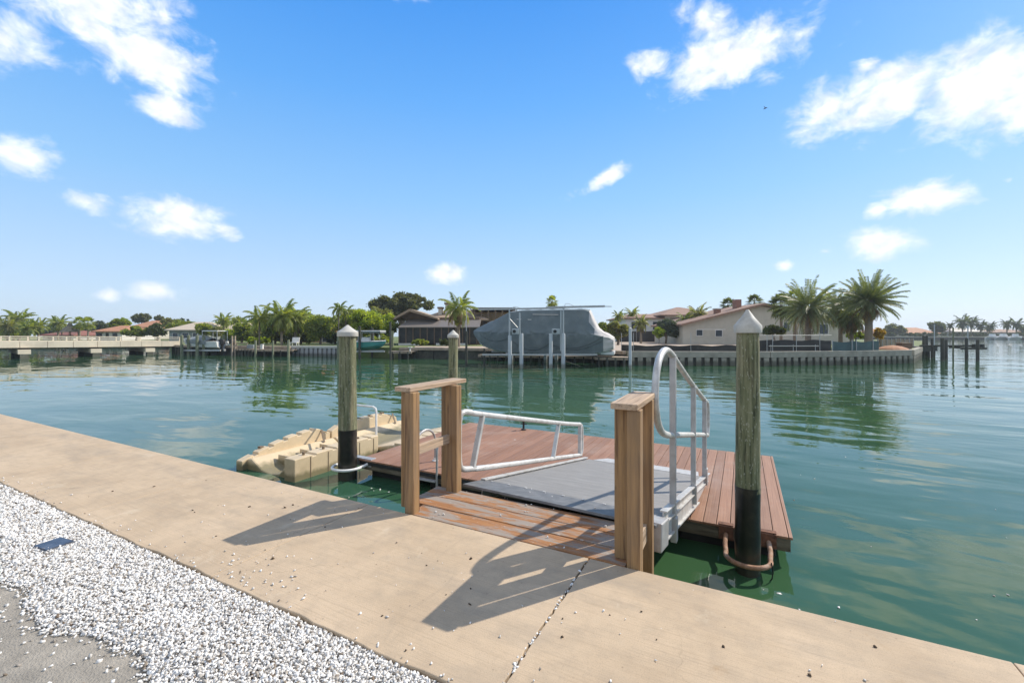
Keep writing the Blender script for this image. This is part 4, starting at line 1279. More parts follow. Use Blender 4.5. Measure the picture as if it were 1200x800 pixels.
# ---- fences on the right-hand lot
def screen_fence(label, pts, z1s, z1p, m, step, d_post=.03, rail=None):
    P = [at(a, b) for a, b in pts]
    t = thing('fence', label, 'fence', (P[0].x, P[0].y, LAND))
    sm = MB(); k = 0; rm = MB()
    for a, b in zip(P, P[1:]):
        d = (b - a); ln = d.length; d.normalize()
        nseg = max(2, int(ln / .5))
        for i in range(nseg):
            p, q = a + d * ln * i / nseg, a + d * ln * (i + 1) / nseg
            h0 = z1s + .05 * math.sin(i * 1.3 + ln); h1 = z1s + .05 * math.sin((i + 1) * 1.3 + ln)
            o = Vector((0, 0, 0))
            sm.add([(p.x, p.y, LAND), (q.x, q.y, LAND), (q.x, q.y, h1), (p.x, p.y, h0), (p.x + FW.x * .012, p.y + FW.y * .012, LAND), (q.x + FW.x * .012, q.y + FW.y * .012, LAND), (q.x + FW.x * .012, q.y + FW.y * .012, h1), (p.x + FW.x * .012, p.y + FW.y * .012, h0)],
                   [(0, 1, 2, 3), (7, 6, 5, 4), (3, 2, 6, 7), (0, 4, 5, 1)])
        s_ = 0
        while s_ <= ln:
            p = a + d * s_ - FW * .05
            MB().tube([(p.x, p.y, LAND - .2), (p.x, p.y, z1p)], d_post, 8).build('post', M_['galv'], t, world=True)
            s_ += step
        if rail: rm.tube([(a - FW * .05) + Vector((0, 0, rail)), (b - FW * .05) + Vector((0, 0, rail))], .022, 6)
    sm.build('screen', m, t, world=True)
    if rail: rm.build('top_rail', M_['galv'], t, world=True)
    return t


screen_fence('low black-screened fence along the bulkhead left of the big piling', [(728, 35.0), (742, 34.4), (866, 34.0)], .58, 1.55, M_['windscreen'], 4.4, .02)
screen_fence('tall black-screened chain fence along the bulkhead under the left date palm', [(868, 34.0), (905, 34.0), (974, 34.6)], .98, 1.38, M_['windscreen'], 2.0, .025, 1.36)
screen_fence('teal tarp fence along the bulkhead below the right date palm', [(975, 34.7), (1003, 35.2), (1030, 36.0)], .86, 1.0, M_['tarp'], 1.9)
screen_fence('long dark brown fence at the back of the sandy lot', [(722, 70), (800, 70), (880, 70)], 1.85, 1.9, M_['windscreen'], 3.2)
screen_fence('pale slatted fence near the tip of the right bank', [(1028, 42), (1070, 44)], .95, 1.0, M_['dockwood'], .7)
P = [at(895, 34.6), at(952, 35.0)]
t = thing('timber_rail', 'pale timber rail lying along the black screen fence', 'rail', (P[0].x, P[0].y, LAND))
MB().beam((P[0].x - FW.x * .7, P[0].y - FW.y * .7, hz(405.3, 33.9)), (P[1].x - FW.x * .7, P[1].y - FW.y * .7, hz(405.3, 34.2)), .06, .07).build('rail', M_['cap'], t, world=True)
for q in (.05, .5, .95):
    p = P[0].lerp(P[1], q) - FW * .62
    MB().tube([(p.x, p.y, LAND - .1), (p.x, p.y, hz(405.3, 34) + .1)], .025, 8).build('post', M_['galv'], t, world=True)
tag(MB().lathe([(1.2, 0), (1.05, .12), (.6, .30), (.1, .38)], 14).build('sand_heap', M_['terracotta']), 'low orange heap of earth near the tip of the right bank', 'heap').location = at(1046, 38, LAND)

# ---- palms and trees on the right-hand bank
palm(947, 40, 360, 38, 'left of the two big date palms, its crown drooping over the black fence', n=58, trunk=.24, leaf='date', e_lo=-40, e_hi=87, droop=1.0, pairs=38, leaf_len=.44, w=.034, dead=16, bulge=1.35, dead_len=.8)
palm(1018, 38.5, 352, 36, 'right and taller of the two big date palms, standing near the bank tip', n=66, trunk=.30, leaf='date', e_lo=-30, e_hi=87, droop=.55, pairs=38, leaf_len=.42, w=.032, dead=24, bulge=1.5, dead_len=.62)
palm(985, 43, 356, 30, 'shaggy palm half hidden between the two big date palms', n=30, trunk=.18, leaf='date', droop=1.3, pairs=20, w=.06, dead=20)
palm(998, 41, 370, 24, 'short brown-skirted palm against the right date palm', n=18, trunk=.16, leaf='date', droop=1.4, pairs=18, w=.06, dead=26)
fan_palm(915, 47, 357, 17, 'dark cabbage palm with round crown left of the left date palm', n=40, leaf='dark')
fan_palm(931, 46, 348, 12, 'cabbage palm peeking above the left date palm', n=26, leaf='mid')
fan_palm(853, 66, 357, 11, 'cabbage palm rising just right of the small brick chimney', n=30, leaf='dark')
fan_palm(884, 64, 354, 12, 'cabbage palm beside the tall brick chimney above the big piling', n=30, leaf='dark')
fan_palm(647, 62, 353, 9, 'lone cabbage palm poking above the covered boat', n=30, leaf='mid')
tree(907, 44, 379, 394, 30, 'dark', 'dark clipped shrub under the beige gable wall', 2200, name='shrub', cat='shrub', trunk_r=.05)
tree(1031, 41, 384, 398, 12, 'ylw', 'yellow flowering shrub behind the right date palm', 700, name='shrub', cat='shrub', trunk_r=.04)
tree(1003, 44, 389, 398, 18, 'green', 'bright green shrub behind the teal tarp fence', 900, name='shrub', cat='shrub', trunk_r=.04)
tree(710, 60, 373, 398, 18, 'mid', 'round green tree just right of the covered boat stern', 2000)
tree(724, 52, 375, 398, 26, 'olive', 'olive bushy tree at the left end of the white house', 2600, clumps=20)
palm(725, 66, 369, 9, 'small palm left of the white house roof', n=16, pairs=10, w=.12)
palm(741, 74, 366, 10, 'palm peeping over the left roof end of the white house', n=16, pairs=10, w=.12)
palm(751, 60, 378, 12, 'bushy palm against the white house left wing', n=20, pairs=12, w=.1, leaf='olive', dead=5)
tree(780, 58, 372, 394, 30, 'grey', 'grey-green loose tree in front of the white house', 2400, clumps=20)
tree(772, 57, 383, 396, 14, 'green', 'small bright green shrub under the grey-green tree', 700, name='shrub', cat='shrub', trunk_r=.04)
palm(803, 62, 373, 12, 'lower palm in front of the white house roof', n=18, pairs=12, w=.1)
palm(818, 62, 367, 15, 'golden-green palm in front of the white house ridge', n=22, pairs=12, w=.1, leaf='olive')
tree(794, 58, 381, 396, 22, 'dark', 'dark shrub at the left corner of the beige gable house', 1400, name='shrub', cat='shrub', trunk_r=.05)

# ---- trees in the middle
palm(537, 45, 359, 24, 'coconut palm with a hanging skirt beside the brown house', n=20, trunk=.17, e_lo=-70, e_hi=78, droop=1.2, pairs=26, w=.06, dead=12, dead_len=.95, leaf_len=.55)
tree(470, 74, 343, 372, 78, 'oak', 'broad dark oak spreading behind the brown house', 9000, size=.27, clumps=40, trunk_r=.4)
tree(432, 56, 362, 400, 62, 'green', 'wide bright green garden tree behind the teal boat', 7000, clumps=36, trunk_r=.2)
tree(457, 54, 366, 404, 22, 'green', 'upright light green tree at the left corner of the brown house', 2400, clumps=18)
tree(414, 60, 364, 398, 30, 'mid', 'green garden tree right of the slim grey palm', 3000, clumps=20)
palm(397, 54, 361, 13, 'slim curved palm with hooked fronds above the left piling cap', n=14, trunk=.08, droop=2.0, pairs=14, w=.09)
palm(405, 56, 365, 12, 'second slim palm leaning into the garden trees', n=14, trunk=.08, droop=1.8, pairs=14, w=.09)
tree(375, 54, 367, 403, 34, 'mid', 'rounded dark green tree in front of the orange roof', 3600, clumps=24)
palm(330, 52, 369, 24, 'large full palm with pale trunk standing on the garden edge', n=30, trunk=.13, droop=1.5, pairs=18, w=.09, dead=10)
palm(346, 54, 372, 20, 'broad yellow-green palm right of the pale-trunked palm', n=26, trunk=.14, droop=1.5, pairs=16, w=.09, leaf='palm', dead=6)
tree(322, 57, 374, 404, 30, 'dark', 'dark thicket under the full garden palms', 3000, clumps=22)
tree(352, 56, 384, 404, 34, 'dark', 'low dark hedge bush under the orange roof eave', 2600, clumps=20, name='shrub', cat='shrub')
palm(304, 52, 371, 20, 'coconut palm with raised arching fronds at the water edge left of the garden', n=16, trunk=.09, droop=1.25, pairs=18, w=.08, e_lo=-45)
tree(283, 60, 377, 401, 22, 'mid', 'dense green tree right of the twin-engine boat', 2600, clumps=18)
tree(303, 54, 394, 405, 26, 'green', 'low bright hedge bush behind the plank dock', 1600, name='shrub', cat='shrub', trunk_r=.04)
palm(262, 78, 375, 12, 'bushy palm above the cream house roof', n=24, pairs=10, w=.14)
tree(240, 66, 374, 394, 22, 'mid', 'green tree between the beige-roofed houses', 2200, clumps=16)
tree(254, 64, 382, 395, 14, 'olive', 'olive shrub behind the boat lift canopy', 900, name='shrub', cat='shrub', trunk_r=.05)

for a, d_, y0, y1, w_, lf, n_, lab in (
        (224, 84, 384, 399, 26, 'mid', 1500, 'low shrub row against the grey house wall'),
        (272, 66, 385, 401, 22, 'green', 1600, 'bright shrub left of the dense green tree'),
        (291, 62, 381, 403, 22, 'mid', 2000, 'leafy shrub left of the arching coconut palm'),
        (312, 60, 379, 404, 26, 'olive', 2200, 'olive shrub mass behind the arching coconut palm'),
        (338, 60, 376, 403, 34, 'mid', 3200, 'dense green tree behind the two full palms'),
        (362, 58, 377, 404, 26, 'green', 2200, 'bright garden tree between the full palms and the rounded dark tree'),
        (392, 56, 390, 403, 26, 'dark', 1600, 'dark hedge bush under the orange house windows'),
        (404, 62, 372, 402, 26, 'mid', 2400, 'green tree under the slim curved palms'),
        (446, 62, 358, 384, 40, 'olive', 3200, 'olive tree between the oak and the bright garden tree'),
        (444, 50, 392, 404, 40, 'mid', 1700, 'low dark green shrubs behind the teal boat'),
        (492, 49.5, 397, 405, 22, 'mid', 900, 'small shrub left against the dark porch screen'),
        (523, 49.5, 396, 405, 24, 'dark', 1000, 'dark shrub at the foot of the coconut palm skirt')):
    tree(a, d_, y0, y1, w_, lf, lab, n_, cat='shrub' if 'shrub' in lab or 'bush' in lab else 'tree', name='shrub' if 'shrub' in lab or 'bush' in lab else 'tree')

for a, d_, y0, y1, w_, lf, n_, lab in (
        (213, 92, 374, 392, 34, 'mid', 1900, 'tree row crown behind the grey house ridge'),
        (250, 90, 376, 394, 34, 'green', 1900, 'sunlit tree crown behind the cream house'),
        (280, 86, 370, 396, 38, 'mid', 2200, 'tall tree crown behind the leafy shrubs'),
        (316, 84, 367, 398, 44, 'olive', 2600, 'olive-green tree crown behind the two full palms'),
        (354, 82, 364, 398, 46, 'green', 2600, 'sunlit tree crown behind the yellow-green palm'),
        (384, 80, 366, 396, 44, 'mid', 2600, 'tree crown rising behind the orange tiled roof'),
        (420, 78, 358, 386, 38, 'mid', 2600, 'tall tree crown left of the dark oak'),
        (6, 104, 378, 394, 40, 'mid', 1500, 'distant tree mass at the left edge of the photo'),
        (56, 106, 380, 394, 34, 'grey', 1300, 'distant greyish tree behind the dark red roof'),
        (90, 108, 379, 394, 34, 'mid', 1300, 'distant green tree behind the tiki hut'),
        (128, 110, 378, 393, 30, 'olive', 1300, 'distant olive tree behind the first terracotta roof')):
    tree(a, d_, y0, y1, w_, lf, lab, n_)

# ---- trees on the far-left bank
palm(22, 86, 373, 17, 'tall royal palm with dense crown at the left end of the far bank', n=24, trunk=.2, pairs=12, w=.16, droop=1.4)
palm(9, 80, 381, 15, 'golden-green palm at the left edge of the far bank', n=22, pairs=12, w=.15, leaf='olive')
palm(33, 80, 384, 13, 'short palm under the tall royal palm', n=22, pairs=12, w=.15)
palm(45, 82, 381, 12, 'small palm right of the tall royal palm', n=20, pairs=12, w=.15)
tree(15, 84, 384, 397, 44, 'green', 'leafy hedge of shrubs at the left edge behind the bridge rail', 2600, clumps=24, name='shrub', cat='shrub')
palm(68, 90, 378, 13, 'palm left of the thatched tiki hut', n=20, pairs=12, w=.16)
fan_palm(93, 84, 378, 9, 'left of the twin cabbage palms right of the tiki hut', n=28, leaf='mid')
fan_palm(103, 83, 378, 9, 'right of the twin cabbage palms right of the tiki hut', n=28, leaf='mid')
tree(118, 104, 376, 392, 22, 'grey', 'grey-green tree behind the twin cabbage palms', 1600)
tree(136, 96, 373, 388, 12, 'mid', 'round green tree left of two beside the terracotta roofs', 1200)
tree(146, 97, 371.5, 390, 13, 'green', 'round bright tree right of two beside the terracotta roofs', 1300)
tree(166, 135, 367, 378, 24, 'oak', 'distant dark tree above the high terracotta roof', 1500, size=.45)
tree(187, 140, 369, 377, 10, 'oak', 'small distant dark tree right of the high terracotta roof', 700, size=.45)
tree(159, 82, 381, 396, 32, 'mid', 'dense green bush behind the bridge rail left of the grey house', 2600, clumps=22)
tree(184, 82, 379, 396, 22, 'dark', 'dark green bush against the grey house left side', 2000, clumps=18)
tree(200, 100, 372, 384, 20, 'olive', 'olive tree crown behind the grey house roof', 1500)
tree(216, 100, 373, 384, 14, 'grey', 'greyish tree crown behind the beige roof ridge', 1100)

# ---- far-right shore
hip_house(1060, 1102, 186, 396, 391, 383.5, 14, 'cream', 'terracotta', 'distant house with a long terracotta roof on the far right shore', .5, [(1068, 1073, 392, 395), (1085, 1090, 392, 395)])
hip_house(1028, 1050, 192, 396, 391, 385, 14, 'white', 'terracotta', 'distant house with small terracotta roof just right of the date palms', .5)
hip_house(1118, 1156, 190, 396, 389, 384, 14, 'greywall', 'greyroof', 'distant grey-roofed house behind the far pier pilings', .5, [(1122, 1128, 390, 394), (1140, 1146, 390, 394)])
hip_house(1168, 1215, 186, 396, 390, 385.5, 14, 'white', 'browntile', 'distant pale house with brown roof at the right edge', .5, [(1174, 1180, 391, 395), (1190, 1196, 391, 395)])
tree(1048, 182, 379, 396, 26, 'oak', 'distant dark tree just right of the date palms', 1500, size=.55)
tree(1097, 184, 375, 391, 18, 'dark', 'distant tall tree right of the long terracotta roof', 1300, size=.55)
for i, (a, y, r_) in enumerate(((1128, 377, 11), (1138, 377, 10), (1113, 381, 5), (1149, 381, 8), (1160, 382, 8), (1180, 379, 8), (1191, 379, 9), (1199, 384, 7))):
    palm(a, 182 + (i % 3) * 2, y, r_, ['distant full palm left in the clump behind the pier', 'distant full palm right in the clump behind the pier', 'distant tiny palm left of the palm clump', 'distant palm just right of the palm clump', 'distant short palm right of the grey-roofed house', 'left of two distant palms near the right edge', 'right of two distant palms near the right edge', 'distant palm at the very right edge'][i], n=18, pairs=8, w=.35, trunk=.22, leaf='dark', group='palms on the far right shore')
for i, (a, b, lab) in enumerate(((1000, 1058, 'distant hedge right of the date palms'), (1060, 1112, 'distant hedge below the long terracotta roof'), (1112, 1168, 'distant hedge behind the pier pilings'), (1168, 1230, 'distant hedge at the right edge of the far shore'))):
    tree((a + b) / 2, 176, 389.5, 397.5, b - a + 8, 'hedgefar', lab, 2600, size=.5, clumps=46, name='hedge', cat='hedge', trunk_r=.05)
bulkhead('distant pale bulkhead of the far right shore', [(980, 171.5), (1100, 167.5), (1250, 159)], .35, 4, M_['farwall'], M_['darkpile'], .4)


# ---- pilings, docks, lifts, boats
def post(px, d, ytop, w, m, label, name='piling', cat='piling', group=None, cap=None, z0=-2.0):
    p = at(px, d, z0)
    t = thing(name, label, cat, (p.x, p.y, WATER), 0, group)
    zt = hz(ytop, d)
    MB().lathe([(w / 2 * 1.05, z0 - WATER), (w / 2, zt - WATER - .02), (w / 2 * .9, zt - WATER)], 12).build('shaft', m, t, smooth=True)
    if cap: MB().lathe([(w * .56, zt - WATER + .002), (w * .56, zt - WATER + .06), (.01, zt - WATER + .16)], 12).build('cap', cap, t)
    return t


def plank_dock(px0, d0, px1, d1, ytop, label, width=1.6, m='dockwood', thick=.16, piles=5):
    a, b = at(px0, d0), at(px1, d1)
    z = hz(ytop, (d0 + d1) / 2)
    t = thing('dock', label, 'dock', (a.x, a.y, WATER))
    d = (b - a); ln = d.length; d.normalize(); nr = Vector((-d.y, d.x, 0))
    if nr.dot(a) < 0: nr = -nr
    dm = MB(); k = 0
    while k < ln:
        q0, q1 = a + d * k, a + d * min(ln, k + .14)
        vs = [q0, q1, q1 + nr * width, q0 + nr * width]
        dm.add([(v.x, v.y, z - .04) for v in vs] + [(v.x, v.y, z) for v in vs], [(0, 3, 2, 1), (4, 5, 6, 7), (0, 1, 5, 4), (1, 2, 6, 5), (2, 3, 7, 6), (3, 0, 4, 7)])
        k += .15
    dm.build('planks', M_[m], t, world=True)
    sm = MB()
    for o in (.06, width - .06):
        sm.beam(a + nr * o + Vector((0, 0, z - .042 - thick / 2)), b + nr * o + Vector((0, 0, z - .042 - thick / 2)), .07, thick)
    sm.build('stringer', M_[m], t, world=True)
    for i in range(piles):
        q = a + d * (ln * (i + .5) / piles)
        for o in (.1, width - .1):
            p = q + nr * o
            MB().tube([(p.x, p.y, -2), (p.x, p.y, z - .045)], .10, 8).build('pile', M_['darkpile'], t, world=True)
    return t


plank_dock(295, 46.2, 343, 45.4, 409.5, 'plank dock at the water edge left of the vinyl bulkhead', 1.6)
plank_dock(274, 47.5, 296, 46.6, 408.5, 'short low dock beside the twin-engine boat', 1.8, piles=6)
plank_dock(455, 41.2, 482, 40.6, 411.5, 'sunlit plank dock between the teal boat and the coconut palm', 1.4, piles=3)
plank_dock(697, 32.4, 736, 31.8, 418.5, 'tan plank dock at the stern of the covered boat', 2.0, piles=4)
plank_dock(560, 38.6, 700, 35.6, 416.5, 'long shaded dock behind the covered boat', 1.5, piles=14)

# bridge
PA, PB = at(-180, 34.5), at(212, 52)
d = (PB - PA); LEN = d.length; d.normalize(); nb = Vector((-d.y, d.x, 0))
if nb.dot(PA) < 0: nb = -nb
t = thing('bridge', 'long low cream concrete bridge with rail crossing the water at left', 'bridge', (PA.x, PA.y, WATER))
def BZ(s): return .88 - .28 * s / LEN
mb = MB()
def seg(mb, s0, s1, o0, o1, h0, h1):
    q = [(s0, o0), (s1, o0), (s1, o1), (s0, o1)]
    vs = [PA + d * s + nb * o + Vector((0, 0, BZ(s) + h0)) for s, o in q] + [PA + d * s + nb * o + Vector((0, 0, BZ(s) + h1)) for s, o in q]
    mb.add(vs, [(0, 3, 2, 1), (4, 5, 6, 7), (0, 1, 5, 4), (1, 2, 6, 5), (2, 3, 7, 6), (3, 0, 4, 7)])
ns = 12
for i in range(ns): seg(mb, LEN * i / ns + .015, LEN * (i + 1) / ns - .015, 0, .35, -.62, 0)
mb.build('fascia_beam', M_['bridge'], t, world=True)
mb = MB(); seg(mb, 0, LEN, .352, 7.5, -.40, -.12); mb.build('deck', M_['farwall'], t, world=True)
mb = MB()
for o in (1.0, 2.4, 3.8, 5.2, 6.6): seg(mb, 0, LEN, o, o + .4, -.80, -.402)
mb.build('girder', M_['farwall'], t, world=True)
mb = MB(); seg(mb, 0, LEN, 7.51, 7.8, -.62, 0.0); mb.build('fascia_beam', M_['bridge'], t, world=True)
for o in (.12, 7.6):
    rm = MB(); seg(rm, 0, LEN, o, o + .10, .40, .46); seg(rm, 0, LEN, o + .02, o + .08, .20, .24)
    ro = rm.build('railing', M_['bridge'], t, world=True)
    k = .8
    pm = MB()
    while k < LEN: seg(pm, k, k + .12, o - .01, o + .12, .002, .47); k += 1.9
    pm.build('rail_post', M_['bridge'], ro, world=True)
def along(px):      # distance along the bridge where column px is seen
    r = at(px, 1.0)
    den = d.x * r.y - d.y * r.x
    return (PA.y * r.x - PA.x * r.y) / den
for px in (-90, 28, 112, 175):
    s = along(px)
    pc = MB(); seg(pc, s - .42, s + .42, -.42, 7.4, -1.22, -.802); po = pc.build('pier_cap', M_['bridge'], t, world=True)
    pp = MB()
    for o in (-.1, 3.6, 6.6):
        q = PA + d * s + nb * o
        pp.beam((q.x, q.y, -2.5), (q.x, q.y, BZ(s) - 1.222), .55, .55, up=tuple(d))
    pp.build('pier_pile', M_['farwall'], po, world=True)
# sheltered dock pilings seen under the bridge
for i, a in enumerate((65.5, 69.5, 74, 77.5)):
    post(a, 60, 409, .30, M_['darkpile'], ['first', 'second', 'third', 'fourth'][i] + ' from the left of four dark pilings under the bridge', group='dark pilings under the bridge')

# twin-outboard boat on a lift at left
f = Fr(246, 48.5)
t = frame('motorboat', 'white motorboat with grey cover and two dark outboards on a lift right of the bridge', 'boat', 246, 48.5, WATER)
hb = MB(); secs = []
for (p_, hw, zs, zk) in ((216, .12, 397, 401), (222, .75, 397.5, 405.5), (232, 1.1, 398.5, 408), (246, 1.2, 399.5, 409), (262, 1.2, 400, 409)):
    u = f.u(p_); z1 = f.z(zs) - WATER; z0 = f.z(zk) - WATER
    secs.append([(u, -hw, z1), (u, -hw * .85, z0 + .25), (u, 0, z0), (u, hw * .85, z0 + .25), (u, hw, z1)])
for i in range(len(secs) - 1):
    n = 5
    hb.add(secs[i] + secs[i + 1], [(k, k + 1, n + k + 1, n + k) for k in range(n - 1)])
    hb.add([secs[i][0], secs[i][4], secs[i + 1][4], secs[i + 1][0]], [(0, 1, 2, 3)])
hb.add(secs[-1], [(0, 1, 2, 3, 4)])
hb.build('hull', M_['hullwhite'], t)
cv = MB()
for i, (p_, hw, zs, zt) in enumerate(((217, .2, 397, 396.5), (226, .95, 397.3, 394.5), (240, 1.22, 398.5, 392.5), (250, 1.22, 399.3, 396))):
    u = f.u(p_); cv.v += [(u, -hw - .02, f.z(zs + 4) - WATER), (u, -hw - .02, f.z(zs) - WATER + .01), (u, 0, f.z(zt) - WATER), (u, hw + .02, f.z(zs) - WATER + .01), (u, hw + .02, f.z(zs + 4) - WATER)]
    if i: cv.f += [((i - 1) * 5 + k, (i - 1) * 5 + k + 1, i * 5 + k + 1, i * 5 + k) for k in range(4)]
cv.build('cover', M_['greycanvas'], t)
MB().box(f.u(243), f.u(261), -.9, .9, f.z(388.2) - WATER, f.z(387.2) - WATER).build('canopy', M_['hullwhite'], t, bevel=.03)
for p_ in (243.5, 260.5):
    for v in (-.85, .85): MB().tube([(f.u(p_), v, f.z(400) - WATER), (f.u(p_), v, f.z(388.1) - WATER)], .035, 6).build('canopy_leg', M_['galv'], t)
for v, p_ in ((-.45, 263.2), (.45, 269.2)):
    u = f.u(p_)
    eo = MB().prism([(u - .24, f.z(403) - WATER), (u - .28, f.z(398.3) - WATER), (u - .1, f.z(397) - WATER), (u + .24, f.z(397.4) - WATER), (u + .30, f.z(400) - WATER), (u + .22, f.z(403.5) - WATER)], 'y', v - .22, v + .22).build('outboard', M_['black'], t, bevel=.05)
    MB().prism([(u - .12, f.z(410.5) - WATER), (u - .14, f.z(403.4) - WATER), (u + .16, f.z(403.4) - WATER), (u + .10, f.z(408) - WATER), (u + .28, f.z(409) - WATER), (u + .26, f.z(411) - WATER)], 'y', v - .09, v + .09).build('lower_unit', M_['black'], eo)
    MB().tube([(u + .2, v, f.z(410) - WATER), (u + .36, v, f.z(410) - WATER)], .14, 8).build('propeller', M_['galv'], eo)
t = frame('boat_lift', 'boat lift of green pilings and beams under the twin-outboard boat', 'boat lift', 224, 47.0, WATER)
f = Fr(224, 47.0)
for p_, v in ((213, 0), (217, .5), (231, 0), (235, .5), (213.5, 4.0), (233.5, 4.0)):
    MB().lathe([(.15, -1.2), (.14, f.z(393) - WATER), (.10, f.z(392.6) - WATER)], 10, f.u(p_), v).build('pile', M_['greenpile'], t)
MB().box(f.u(212), f.u(256), .25, .41, f.z(411.5) - WATER, f.z(409.6) - WATER).box(f.u(212), f.u(256), 3.2, 3.36, f.z(411.5) - WATER, f.z(409.6) - WATER).build('cradle_beam', M_['galv'], t)
for i, (a, dd, y) in enumerate(((272, 47, 393.5), (275.5, 47.4, 393.5))):
    post(a, dd, y, .16, M_['dockwood'], ['left pole of a thin pair behind the twin outboards', 'right pole of a thin pair behind the twin outboards'][i], 'mooring_pole', 'pole', 'thin poles at the left lift')
f = Fr(285, 47)
t = frame('dock_bench', 'grey dock box and rail on the short low dock', 'dock box', 285, 47.4, hz(408.4, 47))
MB().box(f.u(289), f.u(297), 0, .7, 0, .38).build('box', M_['greycanvas'], t, bevel=.03)
MB().box(f.u(276), f.u(290), .1, .16, .55, .63).box(f.u(276), f.u(276.8), .1, .16, 0, .55).box(f.u(288.5), f.u(289.2), .1, .16, 0, .55).build('rail', M_['dockwood'], t)
for i, (a, dd, y, w) in enumerate(((299.5, 45.8, 398.5, .22), (320, 45.4, 398.8, .17), (338, 45.2, 398, .24))):
    post(a, dd, y, w, M_['greenpile'], ['thick mooring piling below the arching coconut palm', 'thin mooring piling in front of the pale-trunked palm', 'mooring piling at the right end of the plank dock'][i], group='mooring pilings along the plank dock')
t = frame('water_heater_post', 'short white utility pedestal on the plank dock', 'pedestal', 307, 46.2, hz(409, 46))
MB().box(-.13, .13, -.12, .12, 0, .42).build('body', M_['white'], t, bevel=.02); MB().box(-.16, .16, -.15, .15, .422, .5).build('cap', M_['white'], t, bevel=.02)
t = frame('lawn_chair', 'white lawn chair on the grass above the vinyl bulkhead', 'chair', 345, 49.5, LAND)
MB().box(-.4, .4, -.3, .3, .34, .40).build('seat', M_['white'], t); MB().prism([(.26, .40), (.34, .40), (.46, .95), (.38, .95)], 'x', -.4, .4).build('backrest', M_['white'], t)
for u in (-.36, .36):
    for v in (-.25, .25): MB().box(u - .03, u + .03, v - .03, v + .03, 0, .34).build('leg', M_['white'], t)

# teal boat on a lift
f = Fr(432, 42.6)
t = frame('motorboat', 'teal-hulled motorboat with white canopy on a lift in front of the bright green tree', 'boat', 432, 42.6, WATER)
hb = MB(); secs = []
for (p_, hw, zs, zk) in ((400, 1.15, 400.5, 410.5), (415, 1.2, 400.3, 410.5), (430, 1.15, 400, 410), (442, .85, 399.6, 408.5), (449, .35, 399.3, 405.5), (452, .04, 399.2, 401)):
    u = f.u(p_); z1 = f.z(zs) - WATER; z0 = f.z(zk) - WATER
    secs.append([(u, -hw, z1), (u, -hw * .82, z0 + .3), (u, 0, z0), (u, hw * .82, z0 + .3), (u, hw, z1)])
for i in range(len(secs) - 1):
    hb.add(secs[i] + secs[i + 1], [(k, k + 1, 5 + k + 1, 5 + k) for k in range(4)])
hb.add(secs[0], [(4, 3, 2, 1, 0)])
hb.build('hull', M_['teal'], t)
dk = MB()
for a, b in zip(secs, secs[1:]): dk.add([Vector(a[0]) + Vector((0, 0, -.05)), Vector(a[4]) + Vector((0, 0, -.05)), Vector(b[4]) + Vector((0, 0, -.05)), Vector(b[0]) + Vector((0, 0, -.05))], [(0, 1, 2, 3)])
dk.build('deck', M_['hullwhite'], t)
gw = MB(); gw.tube([Vector(s_[0]) for s_ in secs], .045, 6); gw.tube([Vector(s_[4]) for s_ in secs], .045, 6); gw.build('gunwale', M_['hullwhite'], t)
MB().prism([(f.u(424), f.z(400.2) - WATER), (f.u(425.5), f.z(395) - WATER), (f.u(432), f.z(395) - WATER), (f.u(434), f.z(400) - WATER)], 'y', -.4, .4).build('console', M_['hullwhite'], t, bevel=.04)
MB().box(f.u(416), f.u(449), -1.0, 1.0, f.z(388.4) - WATER, f.z(387.2) - WATER).build('canopy', M_['hullwhite'], t, bevel=.05)
for p_ in (422, 436):
    for v in (-.55, .55): MB().tube([(f.u(p_), v, f.z(400) - WATER), (f.u(p_), v, f.z(388.3) - WATER)], .03, 6).build('canopy_leg', M_['galv'], t)
MB().box(f.u(428), f.u(449), -.9, .9, f.z(390) - WATER, f.z(388.42) - WATER).build('canopy_curtain', M_['greycanvas'], t)
t = frame('boat_lift', 'dark piled boat lift holding the teal boat', 'boat lift', 432, 41.2, WATER)
f = Fr(432, 41.2)
for p_, y, v, m in ((396.5, 388, 0, 'greenpile'), (421.5, 382.5, 0, 'darkpile'), (423.5, 384, 3.2, 'darkpile'), (449, 388, 3.2, 'greenpile')):
    MB().lathe([(.13, -1.2), (.12, f.z(y) - WATER), (.08, f.z(y - .4) - WATER)], 10, f.u(p_), v).build('pile', M_[m], t)
MB().box(f.u(396), f.u(450), .14, .28, f.z(412.5) - WATER, f.z(411) - WATER).box(f.u(396), f.u(450), 2.6, 2.74, f.z(412.5) - WATER, f.z(411) - WATER).build('cradle_beam', M_['galv'], t)
post(457.5, 40.0, 377, .17, M_['darkpile'], 'thin tall dark piling beside the sunlit plank dock')
t = frame('bait_table', 'white fish cleaning stand at the end of the sunlit plank dock', 'table', 480.5, 40.8, hz(411.4, 41))
MB().box(-.18, .18, -.2, .2, .34, .40).build('table_top', M_['white'], t); MB().box(-.07, .07, -.07, .07, 0, .34).build('leg', M_['white'], t)

